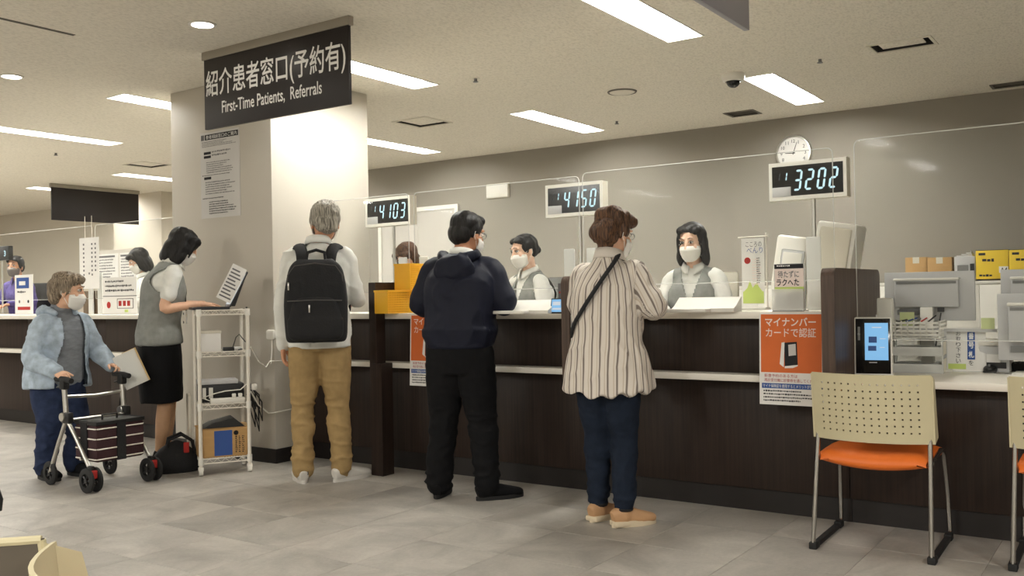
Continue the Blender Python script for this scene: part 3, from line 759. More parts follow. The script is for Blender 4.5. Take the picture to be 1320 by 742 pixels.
# flyer holder
p = onz(1018, 401, ZT)
r = thing('flyer_holder', 'small flyer holder with black header beside the white support', 'stand', (p.x, p.y, ZT))
bx('holder', -.078, .078, .004, .012, 0, .235, 'tray_clear', r, .002); bx('pocket', -.078, .078, -.03, -.026, 0, .11, 'tray_clear', r, .002); bx('holder_base', -.078, .078, -.03, .05, 0, .006, 'grey_plastic', r)
bx('flyer', -.072, .072, -.001, .003, .01, .232, 'ink_pink', r); bx('header_print', -.072, .072, -.002, 0, .21, .232, 'ink', r); bx('green_print', -.072, .072, -.002, 0, .1, .12, 'ink_green', r); bx('grey_print', -.072, .072, -.002, 0, .015, .095, 'paper_grey', r)
text(r, '待たずに', (-.055, .05, .165, .2), 'ink_grey', -.0025, fat=.01); text(r, 'ラクへた', (-.062, .05, .125, .16), 'ink', -.0025, fat=.02)
for k in range(3): bx('icon_print', -.055+k*.04, -.03+k*.04, -.003, -.001, .06, .08, 'ink_grey', r)
dashes(r, -.06, .06, .05, .02, 3, 'ink_grey', -.0026); dashes(r, -.06, .04, .228, .215, 1, 'ink_white', -.0026)
# ------------------------------------------------------------------ hanging posters
def orange_poster(label, x0, x1):
    Wd = x1-x0; Hp = .45
    r = thing('card_poster', label, 'poster', (x0, YC-.024, 1.035)); r.rotation_euler = (math.radians(-2.5), 0, 0)
    bx('sheet', 0, Wd, 0, .002, -Hp, 0, 'paper', r)
    bx('orange_print', .008, Wd-.008, -.0008, .001, -.292, -.006, 'ink_orange', r)
    text(r, 'マイナンバー', (.03, Wd-.035, -.065, -.022), 'ink_pink', -.0014, fat=.02)
    text(r, 'カードで認証', (.033, Wd-.035, -.118, -.073), 'ink_pink', -.0014, fat=.008)
    c = Wd*.5
    obj('terminal_side_print', G().prism([(c-.035, -.265), (c-.055, -.25), (c-.045, -.145), (c-.03, -.142)], -.0016, .0005, 'Y'), 'paper', r, smooth=0)
    obj('terminal_print', G().prism([(c-.03, -.262), (c-.032, -.145), (c+.03, -.14), (c+.034, -.255)], -.0016, .0005, 'Y'), 'ink', r, smooth=0)
    obj('terminal_screen_print', G().prism([(c-.01, -.21), (c-.012, -.155), (c+.024, -.15), (c+.026, -.205)], -.002, .0005, 'Y'), 'paper_grey', r, smooth=0)
    obj('terminal_base_print', G().prism([(c-.03, -.27), (c-.03, -.26), (c+.034, -.252), (c+.034, -.258), (c+.01, -.268)], -.0018, .0005, 'Y'), 'paper', r, smooth=0)
    text(r, '新患予約のある方は', (.025, .19, -.316, -.299), 'ink_red', -.001); text(r, '再診受付機に診察券を通してください', (.025, Wd-.02, -.338, -.321), 'ink_red', -.001)
    bx('blue_print', .012, Wd-.004, -.0008, .001, -.37, -.345, 'ink_blue', r)
    text(r, 'マイナ保険証を使用するとメリットがたくさん', (.018, Wd-.012, -.366, -.349), 'ink_white', -.0014)
    dashes(r, .02, Wd-.02, -.378, -.44, 4, 'ink', -.001, seed=3)
    return r
orange_poster('orange and white poster with a pictured terminal, hanging beside the walnut divider', -1.64, -1.325)
orange_poster('orange and white poster half hidden behind the blue-jacket man', -3.93, -3.615)
r = thing('counter_poster', 'dark blue notice on the divider beside the striped-shirt woman', 'poster', (-2.6065, 4.312, 1.035), PI/2)
bx('sheet', 0, .21, 0, .002, -.297, 0, 'paper', r); bx('blue_print', .008, .2, -.0008, .001, -.08, -.008, 'ink_blue', r); bx('yellow_print', .008, .2, -.0008, .001, -.2, -.09, 'yellow_box', r)
# ------------------------------------------------------------------ yellow baskets
def basket(label, loc, rz, W, D, Hh):
    r = thing('yellow_basket', label, 'basket', loc, rz)
    t = .004
    bx('floor_plate', -W/2, W/2, -D/2, D/2, 0, .004, 'yellow_plastic', r)
    def grid(name, axis, pos, half):
        g = G(); n = max(4, round(2*half/.016)); m = max(4, round(Hh/.016))
        for k in range(n+1):
            a = -half+2*half*k/n
            g.box(*((a-.003, a+.003, pos-t/2, pos+t/2) if axis == 'x' else (pos-t/2, pos+t/2, a-.003, a+.003)), .004, Hh-.012)
        for k in range(1, m):
            z = .004+(Hh-.016)*k/m
            g.box(*((-half, half, pos-t/2, pos+t/2) if axis == 'x' else (pos-t/2, pos+t/2, -half, half)), z-.0022, z+.0022)
        o = obj(name, g, 'yellow_plastic', r, smooth=0); o['kind'] = 'stuff'
    grid('mesh_wall', 'y', W/2, D/2); grid('mesh_wall', 'y', -W/2, D/2); grid('mesh_wall', 'x', D/2, W/2)
    bx('front_wall', -W/2, W/2, -D/2-t/2, -D/2+t/2, 0, Hh, 'yellow_plastic', r)
    obj('rim', G().box(-W/2-.006, W/2+.006, -D/2-.006, -D/2+.004, Hh-.012, Hh).box(-W/2-.006, W/2+.006, D/2-.004, D/2+.006, Hh-.012, Hh).box(-W/2-.006, -W/2+.004, -D/2, D/2, Hh-.012, Hh).box(W/2-.004, W/2+.006, -D/2, D/2, Hh-.012, Hh), 'yellow_plastic', r, smooth=0)
    return r
basket('yellow mesh basket at counter edge, lower of the two', (-4.09, 4.58, ZT+.001), 0, .11, .30, .15)
basket('yellow mesh basket raised behind, upper of the two', (-4.04, 4.72, ZT+.152), 0, .13, .28, .17)
r = thing('basket_riser', 'clear stand carrying the upper yellow basket', 'stand', (-4.04, 4.80, ZT))
bx('leg', -.06, -.05, -.03, .03, 0, .15, 'tray_clear', r); bx('leg', .05, .06, -.03, .03, 0, .15, 'tray_clear', r)
# ------------------------------------------------------------------ low desk at the right
def P(px, py, z=ZL): return onz(px, py, z)
p = P(1126, 488); q = ony(1101, 488, p.y); q2 = ony(1150, 488, p.y); Wt = (q2.x-q.x)*.5
r = thing('face_terminal', 'white-framed terminal with a lit blue screen on the low desk', 'terminal', (p.x, p.y, ZL), math.radians(10))
zt = ony(1126, 408, p.y).z-ZL
Tm = Matrix.Rotation(math.radians(-6), 4, 'X')
obj('housing', G().box(-Wt, Wt, 0, .035, 0, zt, .012).xf(Tm), 'white_plastic', r)
obj('base', G().box(-Wt, Wt, -.012, .14, 0, .02, .006), 'white_plastic', r)
obj('black_face', G().box(-Wt+.009, Wt-.009, -.0025, .004, .024, zt-.008, .002).xf(Tm), 'black_gloss', r)
obj('screen', G().box(-Wt*.42, Wt*.78, -.004, .001, zt*.3, zt*.9).xf(Tm), 'screen_blue', r, smooth=0)
obj('screen_graphic', G().box(-Wt*.22, Wt*.2, -.0046, 0, zt*.58, zt*.68).xf(Tm), 'screen_dark', r, smooth=0)
obj('screen_graphic', G().box(-Wt*.25, Wt*.17, -.0046, 0, zt*.45, zt*.53).xf(Tm), 'screen_dark', r, smooth=0)
obj('screen_caption', G().box(Wt*.35, Wt*.65, -.0046, 0, zt*.64, zt*.65).box(Wt*.35, Wt*.6, -.0046, 0, zt*.5, zt*.51).box(-Wt*.05, Wt*.45, -.0046, 0, zt*.82, zt*.835).xf(Tm), 'screen_white', r, smooth=0)
obj('lens', G().lathe([(.001, -.004), (.006, -.004), (.006, .002)], c=(-Wt*.72, 0, zt*.72), axis='Y', n=12).xf(Tm), 'grey_plastic', r)
obj('sensor_strip', G().box(-Wt*.78, -Wt*.66, -.004, .001, zt*.62, zt*.84).xf(Tm), 'midgrey', r)
obj('caption_print', G().box(-Wt*.2, Wt*.2, -.0035, .001, zt*.255, zt*.268).xf(Tm), 'grey_plastic', r, smooth=0)
# stacked trays
p = P(1178, 481)
r = thing('letter_tray', 'stacked clear letter trays filled with papers beside the terminal', 'tray', (p.x, p.y+.02, ZL), math.radians(4))
for k, z in enumerate((0, .085)):
    g = G().box(-.13, .13, 0, .3, z, z+.004).box(-.13, -.126, 0, .3, z, z+.07).box(.126, .13, 0, .3, z, z+.07).box(-.13, .13, .296, .3, z, z+.07).box(-.13, .13, 0, .004, z, z+.045)
    tr = obj('tray', g, 'tray_clear', r, smooth=0)
    g = G()
    for i in range(17):
        yy = .01+i*.0172; g.box(.1305, .1325, yy, yy+.004, z+.005, z+.07)
    tb = obj('side_bars', g, 'offwhite', tr, smooth=0); tb['kind'] = 'stuff'
    for i in range(3): bx('paper_stack', -.115+.004*i, .11-.006*i, .02, .28, z+.005+i*.012, z+.016+i*.012, 'paper_grey' if i % 2 else 'paper', r)
for x in (-.127, .127):
    for y in (.01, .29): obj('post', G().cyl((x, y, 0), (x, y, .17), .005, n=8), 'tray_clear', r)
g = G().box(-.13, .13, 0, .3, .17, .174)
obj('tray', g, 'tray_clear', r)
r2 = thing('pen_basket', 'white slotted basket of papers and pens atop the letter trays', 'basket', (p.x, p.y+.02, ZL+.1745), math.radians(4))
g = G()
for sx in (-.12, .12):
    for k in range(4): g.box(sx-.002, sx+.002, .01, .28, .01+.02*k, .02+.02*k)
    for k in range(9): g.box(sx-.002, sx+.002, .01+.033*k, .016+.033*k, 0, .085)
for sy in (.01, .28):
    for k in range(4): g.box(-.12, .12, sy-.002, sy+.002, .01+.02*k, .02+.02*k)
    for k in range(9): g.box(-.12+.029*k, -.114+.029*k, sy-.002, sy+.002, 0, .085)
g.box(-.12, .12, .01, .28, 0, .003)
o = obj('slotted_wall', g, 'white_plastic', r2, smooth=0); o['kind'] = 'stuff'
for k in range(5):
    obj('pen', G().cyl((-.08+.035*k, .06+.02*(k % 2), .08), (-.04+.03*k, .2, .09+.004*k), .004, n=8), ('black_plastic', 'ink_blue', 'midgrey', 'ink_red', 'black_plastic')[k], r2)
bx('paper', -.1, .1, .04, .25, .004, .03, 'paper', r2)
# sign holder
p = P(1244, 479); q = ony(1217, 479, p.y); q2 = ony(1271, 479, p.y); Wt = (q2.x-q.x)/2; zt = ony(1244, 422, p.y).z-ZL
r = thing('desk_sign', 'white desk sign with blue lettering strip and green base print', 'sign', (p.x, p.y, ZL), math.radians(4))
Tm = Matrix.Rotation(math.radians(-9), 4, 'X')
obj('sheet', G().box(-Wt, Wt, .0, .003, 0, zt).xf(Tm), 'paper', r); bx('stand_base', -Wt, Wt, 0, .07, 0, .004, 'tray_clear', r)
def tilt(o): o.data.transform(Tm); return o
tilt(bx('blue_print', Wt*.12, Wt*.48, -.001, .001, zt*.28, zt*.93, 'ink_blue', r))
for k, ch in enumerate('番号札'): tilt(text(r, ch, (Wt*.17, Wt*.43, zt*(.74-.21*k), zt*(.89-.21*k)), 'ink_white', -.0016, fat=.02))
tilt(text(r, 'を', (Wt*.18, Wt*.4, zt*.15, zt*.26), 'ink', -.0016))
for k, ch in enumerate('お取り下さい'): tilt(text(r, ch, (-Wt*.42, -Wt*.2, zt*(.82-.125*k), zt*(.92-.125*k)), 'ink', -.0016))
tilt(bx('green_print', -Wt*.8, Wt*.05, -.001, .001, zt*.06, zt*.18, 'ink_green', r))
# mouse and cable
p = P(1276, 480)
r = thing('computer_mouse', 'black computer mouse with cable on the low desk', 'mouse', (p.x, p.y+.02, ZL))
obj('shell', G().ell((0, 0, .016), (.032, .052, .022)).box(-.028, .028, -.045, .045, 0, .012, .004), 'black_plastic', r); obj('wheel', G().cyl((-.004, -.03, .034), (.004, -.03, .034), .008), 'midgrey', r)
obj('cable', G().tube([(.0, -.05, .006), (.04, -.09, .004), (.1, -.1, .004), (.17, -.09, .004), (.24, -.05, .004)], .0025, 6), 'grey_cable', r)
p = P(1316, 478)
r = thing('pen_tray', 'black round bowl at the right edge of the low desk', 'bowl', (p.x, p.y, ZL))
obj('bowl', G().lathe([(.001, .004), (.05, .004), (.075, .04), (.08, .042), (.054, 0), (.001, 0)], n=24), 'black_plastic', r)
g = G()
for k in range(14): a = k*.45; g.ell((.055*math.cos(a)*(.4+.6*((k*7) % 5)/4), .055*math.sin(a)*(.4+.6*((k*7) % 5)/4), .036), (.014, .014, .01), n=8, m=6)
o = obj('clips', g, 'black_rubber', r); o['kind'] = 'stuff'
def monitor(label, px0, px1, pyt, pyb, Y, m='grey_plastic', rz=0, neck=True):
    a, b = ony(px0, pyb, Y), ony(px1, pyt, Y); W = (b.x-a.x)/2; z0, z1 = ony((px0+px1)/2, pyb, Y).z-ZL, ony((px0+px1)/2, pyt, Y).z-ZL
    r = thing('computer_monitor', label, 'monitor', ((a.x+b.x)/2, Y, ZL), rz)
    bx('back_shell', -W, W, 0, .025, z0, z1, m, r, .004)
    bx('front_glass', -W+.01, W-.01, .0255, .028, z0+.01, z1-.01, 'black_gloss', r)
    bx('rear_box', -W*.72, W*.68, -.045, 0, z0+(z1-z0)*.28, z0+(z1-z0)*.87, m, r, .005)
    bx('handle_slot', -W*.68, W*.64, -.047, -.04, z0+(z1-z0)*.75, z0+(z1-z0)*.8, 'midgrey', r)  # mid-grey strip paints the shade in the slot below the top lip
    bx('top_lip', -W*.74, W*.7, -.055, -.0, z0+(z1-z0)*.82, z0+(z1-z0)*.87, 'white_plastic', r, .004)
    if neck:
        bx('neck', -.03, .03, -.07, -.03, .01, z0+(z1-z0)*.28, 'white_plastic', r, .004); bx('base', -.12, .12, -.14, .08, 0, .012, 'white_plastic', r, .004)
    bx('plug', W*.22, W*.34, -.04, 0, z0+(z1-z0)*.18, z0+(z1-z0)*.27, 'black_plastic', r)
    obj('cable', G().tube([(W*.28, -.02, z0+.04), (W*.25, -.04, z0-.02), (W*.1, -.03, .05), (0.04, .03, .016)], .004, 6), 'grey_cable', r)
    bx('port_strip', -W*.7, -W*.1, -.012, 0, z0+(z1-z0)*.12, z0+(z1-z0)*.22, 'midgrey', r)
    return r
monitor('grey computer monitor seen from behind on the low desk', 1141, 1256, 350, 413, 5.2)
monitor('grey computer monitor at right edge, the farther and higher one', 1291, 1400, 346, 420, 5.5)
monitor('grey computer monitor at right edge, the nearer and lower one', 1287, 1400, 378, 465, 5.05)
p = P(1137, 470)
r = thing('card_reader', 'white upright card reader standing behind the blue-screen terminal', 'reader', (ony(1136, 400, 5.05).x, 5.05, ZL))
bx('body', -.055, .055, 0, .05, 0, ony(1136, 384, 5.05).z-ZL, 'white_plastic', r, .015); bx('base', -.06, .06, -.03, .07, 0, .012, 'grey_plastic', r)
r = thing('index_cards', 'small white file boxes standing behind the terminal by the divider', 'file box', (ony(1119, 400, 5.0).x, 5.0, ZL))
for k in range(4): bx('divider_card', -.04, .04, .02+k*.02, .028+k*.02, 0, .29+.012*k, 'paper' if k % 2 == 0 else 'offwhite', r)
bx('box', -.045, .045, .01, .11, 0, .22, 'offwhite', r, .003)
r = thing('ticket_printer', 'small grey ticket printer between the desk sign and monitor', 'printer', (ony(1281, 455, 5.15).x, 5.15, ZL))
bx('body', -.07, .07, 0, .16, 0, .13, 'grey_plastic', r, .008); bx('cutter_slot', -.055, .055, -.002, .01, .02, .05, 'black_plastic', r); bx('lid', -.07, .07, .0, .16, .13, .16, 'white_plastic', r, .006); bx('paper_strip', -.03, .03, -.02, .02, .05, .09, 'paper', r)
M['memo_green'] = mat('pale_green_memo', rgb(206, 216, 158), .8, var=0)
r = thing('desk_paper', 'pale green memo sheets pinned under the grey monitor', 'paper', (ony(1160, 415, 5.12).x, 5.12, ZL))
bx('memo', 0, .07, 0, .003, .22, .30, 'memo_green', r); bx('memo', .38, .44, 0, .003, .215, .27, 'memo_green', r); bx('clip_rail', 0, .45, .003, .01, .2, .215, 'grey_plastic', r); bx('rail_post', .2, .22, .003, .01, 0, .2, 'grey_plastic', r)
# ------------------------------------------------------------------ column notice
pa, pb = ony(284, 168, PY0), ony(284, 280, PY0)
r = thing('wall_notice', 'white laminated notice sheet on the front of the pillar', 'notice', (pa.x, PY0-.004, pb.z)); r.scale = (1.35, 1, (pa.z-pb.z)/.565)
bx('sheet', -.17, .16, 0, .003, 0, .565, 'paper_grey', r)
bx('header_print', -.13, .15, -.001, .001, .515, .55, 'ink', r); text(r, '患者相談窓口のご案内', (-.12, .14, .52, .545), 'ink_white', -.0016)
bx('badge_print', -.163, -.137, -.001, .001, .515, .55, 'ink_grey', r)
dashes(r, -.155, .15, .505, .465, 4, 'ink_grey', -.001, seed=8)
for k, zz in enumerate((.42, .395, .255)): bx('black_tag', -.14, -.08, -.001, .001, zz, zz+.017, 'ink', r)
dashes(r, -.07, .13, .44, .395, 2, 'ink_grey', -.001, seed=9); dashes(r, -.12, .12, .37, .29, 6, 'ink_grey', -.001, seed=10)
dashes(r, -.155, .08, .285, .275, 1, 'ink', -.001, seed=2); dashes(r, -.13, .14, .24, .15, 6, 'ink_grey', -.001, seed=12); dashes(r, -.155, .1, .135, .12, 1, 'ink', -.001, seed=13); dashes(r, -.1, .15, .11, .02, 6, 'ink', -.001, seed=14)
p = onx(352, 431, PX1)
r = thing('wall_plug', 'small white rounded plug cover on the pillar beside the backpack man', 'plug', (PX1-.0, PY0-.0, ony(352, 431, PY0).z))
obj('cover', G().box(-.05, .03, -.035, -.002, -.035, .035, .014), 'white_plastic', r); obj('cord', G().tube([(0, -.02, -.03), (.01, -.03, -.1), (.02, -.05, -.2)], .004, 6), 'white_cable', r)
# ------------------------------------------------------------------ far left counter things
def Lc(px, py, Y): return ony(px, py, Y)
r = thing('clinic_card', 'white standing card with a blue photo on the far counter', 'card stand', (Lc(31, 404, 4.75).x, 4.75, ZT))
Wc = (Lc(43, 400, 4.75).x-Lc(20, 400, 4.75).x)/2; Hh = Lc(31, 354, 4.75).z-ZT
bx('sheet', -Wc, Wc, 0, .004, 0, Hh, 'paper', r); bx('base', -Wc, Wc, -.02, .04, 0, .004, 'tray_clear', r)
bx('photo_print', -Wc*.8, Wc*.6, -.001, .001, Hh*.66, Hh*.93, 'ink_blue', r); bx('photo_print', -Wc*.5, Wc*.2, -.0016, .001, Hh*.74, Hh*.84, 'ink_white', r)
dashes(r, -Wc*.7, Wc*.7, Hh*.6, Hh*.5, 1, 'ink', -.001); bx('red_print', -Wc*.7, Wc*.7, -.001, .001, Hh*.12, Hh*.2, 'ink_red', r)
for k in range(3): obj('icon_print', G().lathe([(.001, -.001), (.016, -.001), (.016, .001)], c=(-Wc*.5+k*Wc*.5, 0, Hh*.33), axis='Y', n=12), ('ink_grey', 'ink_pink', 'ink')[k], r)
r = thing('hanging_notice', 'white paper strip with vertical writing hung on the far screen', 'notice', (Lc(115, 340, 4.86).x, 4.86, Lc(115, 372, 4.86).z))
Wc = (Lc(128, 340, 4.86).x-Lc(103, 340, 4.86).x)/2; Hh = Lc(115, 306, 4.86).z-Lc(115, 372, 4.86).z
bx('sheet', -Wc, Wc, 0, .002, 0, Hh, 'paper', r)
for k, x in enumerate((-Wc*.55, .0, Wc*.3, Wc*.65)):
    n = (9, 1, 8, 7)[k]
    g = G()
    for i in range(n):
        zz = Hh*(.85-.085*i) if k != 1 else Hh*.28
        g.quad((x-.011, -.001, zz), (x+.011, -.001, zz), (x+.011, -.001, zz+.018), (x-.011, -.001, zz+.018))
    o = obj('small_print', g, 'ink_grey', r, smooth=0); o['kind'] = 'stuff'
for x in (-Wc*.4, Wc*.3): obj('hanger', G().cyl((x, .001, Hh), (x, .001, Hh+.2), .0025, n=6), 'white_metal', r)
r = thing('storage_box', 'brown wooden box on the far counter behind the old woman', 'box', (Lc(118, 403, 4.9).x, 4.91, ZT))
Wc = (Lc(129, 403, 4.9).x-Lc(105, 403, 4.9).x)/2
M['brown_wood'] = mat('olive_brown_board', rgb(98, 80, 58), .6, var=.05)
bx('body', -Wc, Wc, 0, .12, 0, .2, 'brown_wood', r, .003); bx('lid', -Wc-.004, Wc+.004, -.004, .124, .2, .215, 'brown_wood', r, .003)
def standing_sign(label, px0, px1, pyt, pyb, Y, fill):
    a, b = Lc(px0, pyb, Y), Lc(px1, pyt, Y); W = (b.x-a.x)/2; Hh = Lc((px0+px1)/2, pyt, Y).z-ZT
    r = thing('counter_sign', label, 'sign', ((a.x+b.x)/2, Y, ZT))
    bx('sheet', -W, W, 0, .004, 0, Hh, 'paper', r); bx('base', -W, W, -.01, .06, 0, .004, 'tray_clear', r)
    fill(r, W, Hh); return r
def f1(r, W, Hh):
    dashes(r, -W*.85, W*.85, Hh*.92, Hh*.55, 3, 'ink', -.001, fill=.5, seed=21)
    bx('rule', -W, W, -.001, .001, Hh*.48, Hh*.5, 'ink_grey', r)
    obj('red_seal', G().lathe([(.001, -.001), (.03, -.001), (.03, .001)], c=(-W*.65, 0, Hh*.25), axis='Y', n=14), 'ink_red', r)
    bx('outline_print', -W*.15, W*.8, -.001, .001, Hh*.15, Hh*.42, 'ink', r); bx('outline_fill', -W*.12, W*.77, -.0015, .001, Hh*.165, Hh*.405, 'paper', r)
    for k in range(3): bx('red_letter', -W*.05+k*W*.25, W*.12+k*W*.25, -.002, .001, Hh*.22, Hh*.36, 'ink_red', r)
    bx('green_print', W*.3, W*.5, -.002, .001, Hh*.05, Hh*.12, 'ink_green', r)
standing_sign('white counter sign with red lettering on the far counter', 133, 176, 357, 404, 4.78, f1)
r = thing('notice_board', 'white notice sheets on the far wall behind the seated clerk', 'notice', (0, 0, 0))
a, b = Lc(127, 370, 7.2), Lc(182, 324, 7.2)
r.location = ((a.x+b.x)/2, 7.2, 0); W = (b.x-a.x)/2
M['pale_board'] = mat('pale_board', rgb(212, 206, 196), .6, var=.01)
bx('panel', -W*1.05, W*1.05, .005, .03, 0, b.z+.05, 'pale_board', r)
for k in range(2):
    x0 = -W+k*W*1.02; bx('sheet', x0, x0+W*.95, 0, .004, a.z, b.z, 'paper', r); bx('header_print', x0+.02, x0+W*.8, -.001, .001, b.z-.05, b.z-.025, 'ink_grey', r)
    dashes(r, x0+.03, x0+W*.9, b.z-.07, a.z+.03, 9, 'ink_grey', -.001, seed=30+k)
r = thing('number_display', 'small black number panel reading 3 at the far left edge', 'display', (Lc(5, 325, 5.25).x, 5.25, 0))
z0, z1 = Lc(5, 335, 5.25).z, Lc(5, 317, 5.25).z
bx('housing', -.17, .1, 0, .05, z0, z1, 'black_plastic', r, .004); text(r, '3', (-.0, .04, z0+.04, z1-.05), 'led', -.001, fat=.02); obj('pole', G().cyl((-.1, .03, ZT), (-.1, .03, z0), .01), 'alu', r); bx('base', -.15, -.05, -.02, .08, ZT, ZT+.006, 'midgrey', r)
# ------------------------------------------------------------------ chairs
def backrest_mesh(W, Hh, nx, nz, bow, frame=.035, hole=.010):
    """curved perforated panel: real square holes, thickness by offset"""
    b = bmesh.new()
    def cut(lo, hi, n):
        L = [lo]; st = (hi-lo)/n
        for k in range(n):
            c = lo+st*(k+.5); L += [c-hole/2, c+hole/2]
        return L+[hi]
    xs = [-W/2, -W/2+.012]+cut(-W/2+frame, W/2-frame, nx)+[W/2-.012, W/2]
    zs = [0, .012]+cut(frame*.9, Hh-frame*.8, nz)+[Hh-.01, Hh]
    hx = {2+1+2*k for k in range(nx)}; hz = {2+1+2*k for k in range(nz)}
    def pos(x, z, dy):
        t = x/(W/2); y = bow*(t*t)-.0+z*-.12
        rim = .012 if (abs(x) > W/2-.013) else 0
        return (x, y+dy+rim*0, z-.012*(1-t*t)*(z/Hh)*0)
    for dy, flip in ((0, False), (.008, True)):
        vs = [[b.verts.new(pos(x, z, dy)) for z in zs] for x in xs]
        for i in range(len(xs)-1):
            for j in range(len(zs)-1):
                if i in hx and j in hz: continue
                q = [vs[i][j], vs[i+1][j], vs[i+1][j+1], vs[i][j+1]]
                b.faces.new(q if not flip else q[::-1])
        if dy == 0: A = vs
        else: B = vs
    for i in range(len(xs)-1):
        for j in (0, len(zs)-1):
            b.faces.new((A[i][j], A[i+1][j], B[i+1][j], B[i][j]))
    for j in range(len(zs)-1):
        for i in (0, len(xs)-1):
            b.faces.new((A[i][j], A[i][j+1], B[i][j+1], B[i][j]))
    for i in hx:
        for j in hz:
            q = [(i, j), (i+1, j), (i+1, j+1), (i, j+1)]
            for k in range(4):
                m = q[k]; n = q[(k+1) % 4]; b.faces.new((A[m[0]][m[1]], A[n[0]][n[1]], B[n[0]][n[1]], B[m[0]][m[1]]))
    bmesh.ops.recalc_face_normals(b, faces=b.faces)
    me = bpy.data.meshes.new('backrest'); b.to_mesh(me); b.free()
    me.polygons.foreach_set('use_smooth', [True]*len(me.polygons)); me.set_sharp_from_angle(angle=math.radians(40))
    return me
def make_chair(label, loc, rz, W=.495, bow=.075, dark=None):
    r = thing('side_chair', label, 'chair', loc, rz)       # faces +Y, origin between the rear feet
    Zb = .485
    bk = link('backrest', backrest_mesh(W, .295, 14 if W > .45 else 12, 8, bow, hole=.0075), dark or 'chair_shell', r); bk.location = (0, .01, Zb)
    for s in (-1, 1):
        obj('side_flange', G().prism([(bow, 0), (bow+.075, .02), (bow+.01, .27), (bow-.033, .29)], s*W/2-.006, s*W/2+.006, 'X'), 'chair_shell', r).location = (0, .01, Zb)
        # sled frame: rear upright, floor rail, front upright
        x = s*(W/2-.005)
        obj('frame', G().tube([(x-s*.012, .10, .66), (x-s*.01, .085, .50), (x, .0, .02), (x, .012, .012), (x, .05, .011), (x, .46, .011), (x, .49, .03), (x-s*.004, .475, .2), (x-s*.012, .44, .385), (x-s*.012, .42, .41), (x-s*.012, .36, .42), (x-s*.012, .12, .40)], .0105, 10), 'chrome', r)
        for yy in (.02, .45): obj('foot_cap', G().box(x-.017, x+.017, yy-.03, yy+.03, 0, .03, .004), 'black_rubber', r)
        obj('rail_sleeve', G().box(x-.013, x+.013, .05, .42, .0005, .024, .004), 'black_rubber', r)
        obj('seat_bracket', G().box(x-s*.03-.008, x-s*.03+.008, .1, .42, .385, .42, .004), 'grey_plastic', r)
    def seat():
        g = G(); n = 12; rows = []
        prof = [(.06, .405, .40), (.08, .438, .385), (.16, .442, .38), (.30, .445, .385), (.42, .44, .39), (.475, .425, .385), (.485, .40, .385)]
        top, bot = [], []
        for y, zt, zb in prof:
            wv = W/2-.022 if y > .07 else W/2-.027
            rt, rb = [], []
            for k in range(n+1):
                u = -1+2*k/n; dip = -.012*(1-u*u) if y < .45 else -.006*(1-u*u)
                bowy = -.02*(1-u*u) if y < .1 else 0
                ed = .018*(abs(u)**8)
                rt.append(g.b.verts.new((u*wv, y+bowy, zt+dip-ed))); rb.append(g.b.verts.new((u*wv*.985, y+bowy, zb+dip-.012*(1-u*u)+.0)))
            top.append(rt); bot.append(rb)
        m = len(prof)
        for i in range(m-1):
            for k in range(n):
                g.b.faces.new((top[i][k], top[i][k+1], top[i+1][k+1], top[i+1][k])); g.b.faces.new((bot[i][k], bot[i+1][k], bot[i+1][k+1], bot[i][k+1]))
        for k in range(n):
            g.b.faces.new((top[0][k], bot[0][k], bot[0][k+1], top[0][k+1])); g.b.faces.new((top[-1][k], top[-1][k+1], bot[-1][k+1], bot[-1][k]))
        for i in range(m-1):
            g.b.faces.new((top[i][0], top[i+1][0], bot[i+1][0], bot[i][0])); g.b.faces.new((top[i][n], bot[i][n], bot[i+1][n], top[i+1][n]))
        return g
    obj('seat', seat(), 'chair_orange', r, smooth=60)
    return r
ch = make_chair('cream-backed chair with orange seat fully seen at the low desk', (-1.037, 4.155, 0), math.radians(1.5))
c = copy_tree(ch, None, (-.262, 4.235, 0), math.radians(1)); c['label'] = 'cream-backed chair with orange seat cut by the right edge'
M['chair_taupe'] = mat('taupe_chair_plastic', rgb(92, 84, 74), .5, var=.015)
make_chair('cream chair in the foreground with only its curved rim showing', (-1.215, .685, 0), 0, .405, .12)
c = make_chair('chair at the bottom left corner with taupe dotted back panel', (-1.655, .685, 0), 0, .405, .12, 'chair_taupe')
obj('rim', G().tube([(.2*t, .01+.12*t*t-.035+.004, .485+.293) for t in [-1+k/10 for k in range(21)]], .007, 8).tube([(.2, .01+.12+.004-.12*z, .485+z) for z in (0, .1, .2, .293)], .007, 8), 'chair_shell', c)
# cane whose handle shows at the left edge
p = ony(-9, 636, 1.35)
r = thing('walking_cane', 'silver cane with rounded black handle at the left edge', 'cane', (p.x, p.y, 0))
obj('handle', G().tube([(-.05, -.03, p.z-.01), (-.03, -.02, p.z+.012), (0, 0, p.z+.01), (.006, .006, p.z-.02), (.006, .006, p.z-.05)], [.014, .019, .02, .018, .014], 12), 'black_rubber', r)
obj('shaft', G().cyl((.004, .004, .02), (.004, .004, p.z-.045), .009, n=12), 'alu', r); obj('tip', G().cyl((.004, .004, 0), (.004, .004, .03), .016, .012, n=12), 'black_rubber', r)
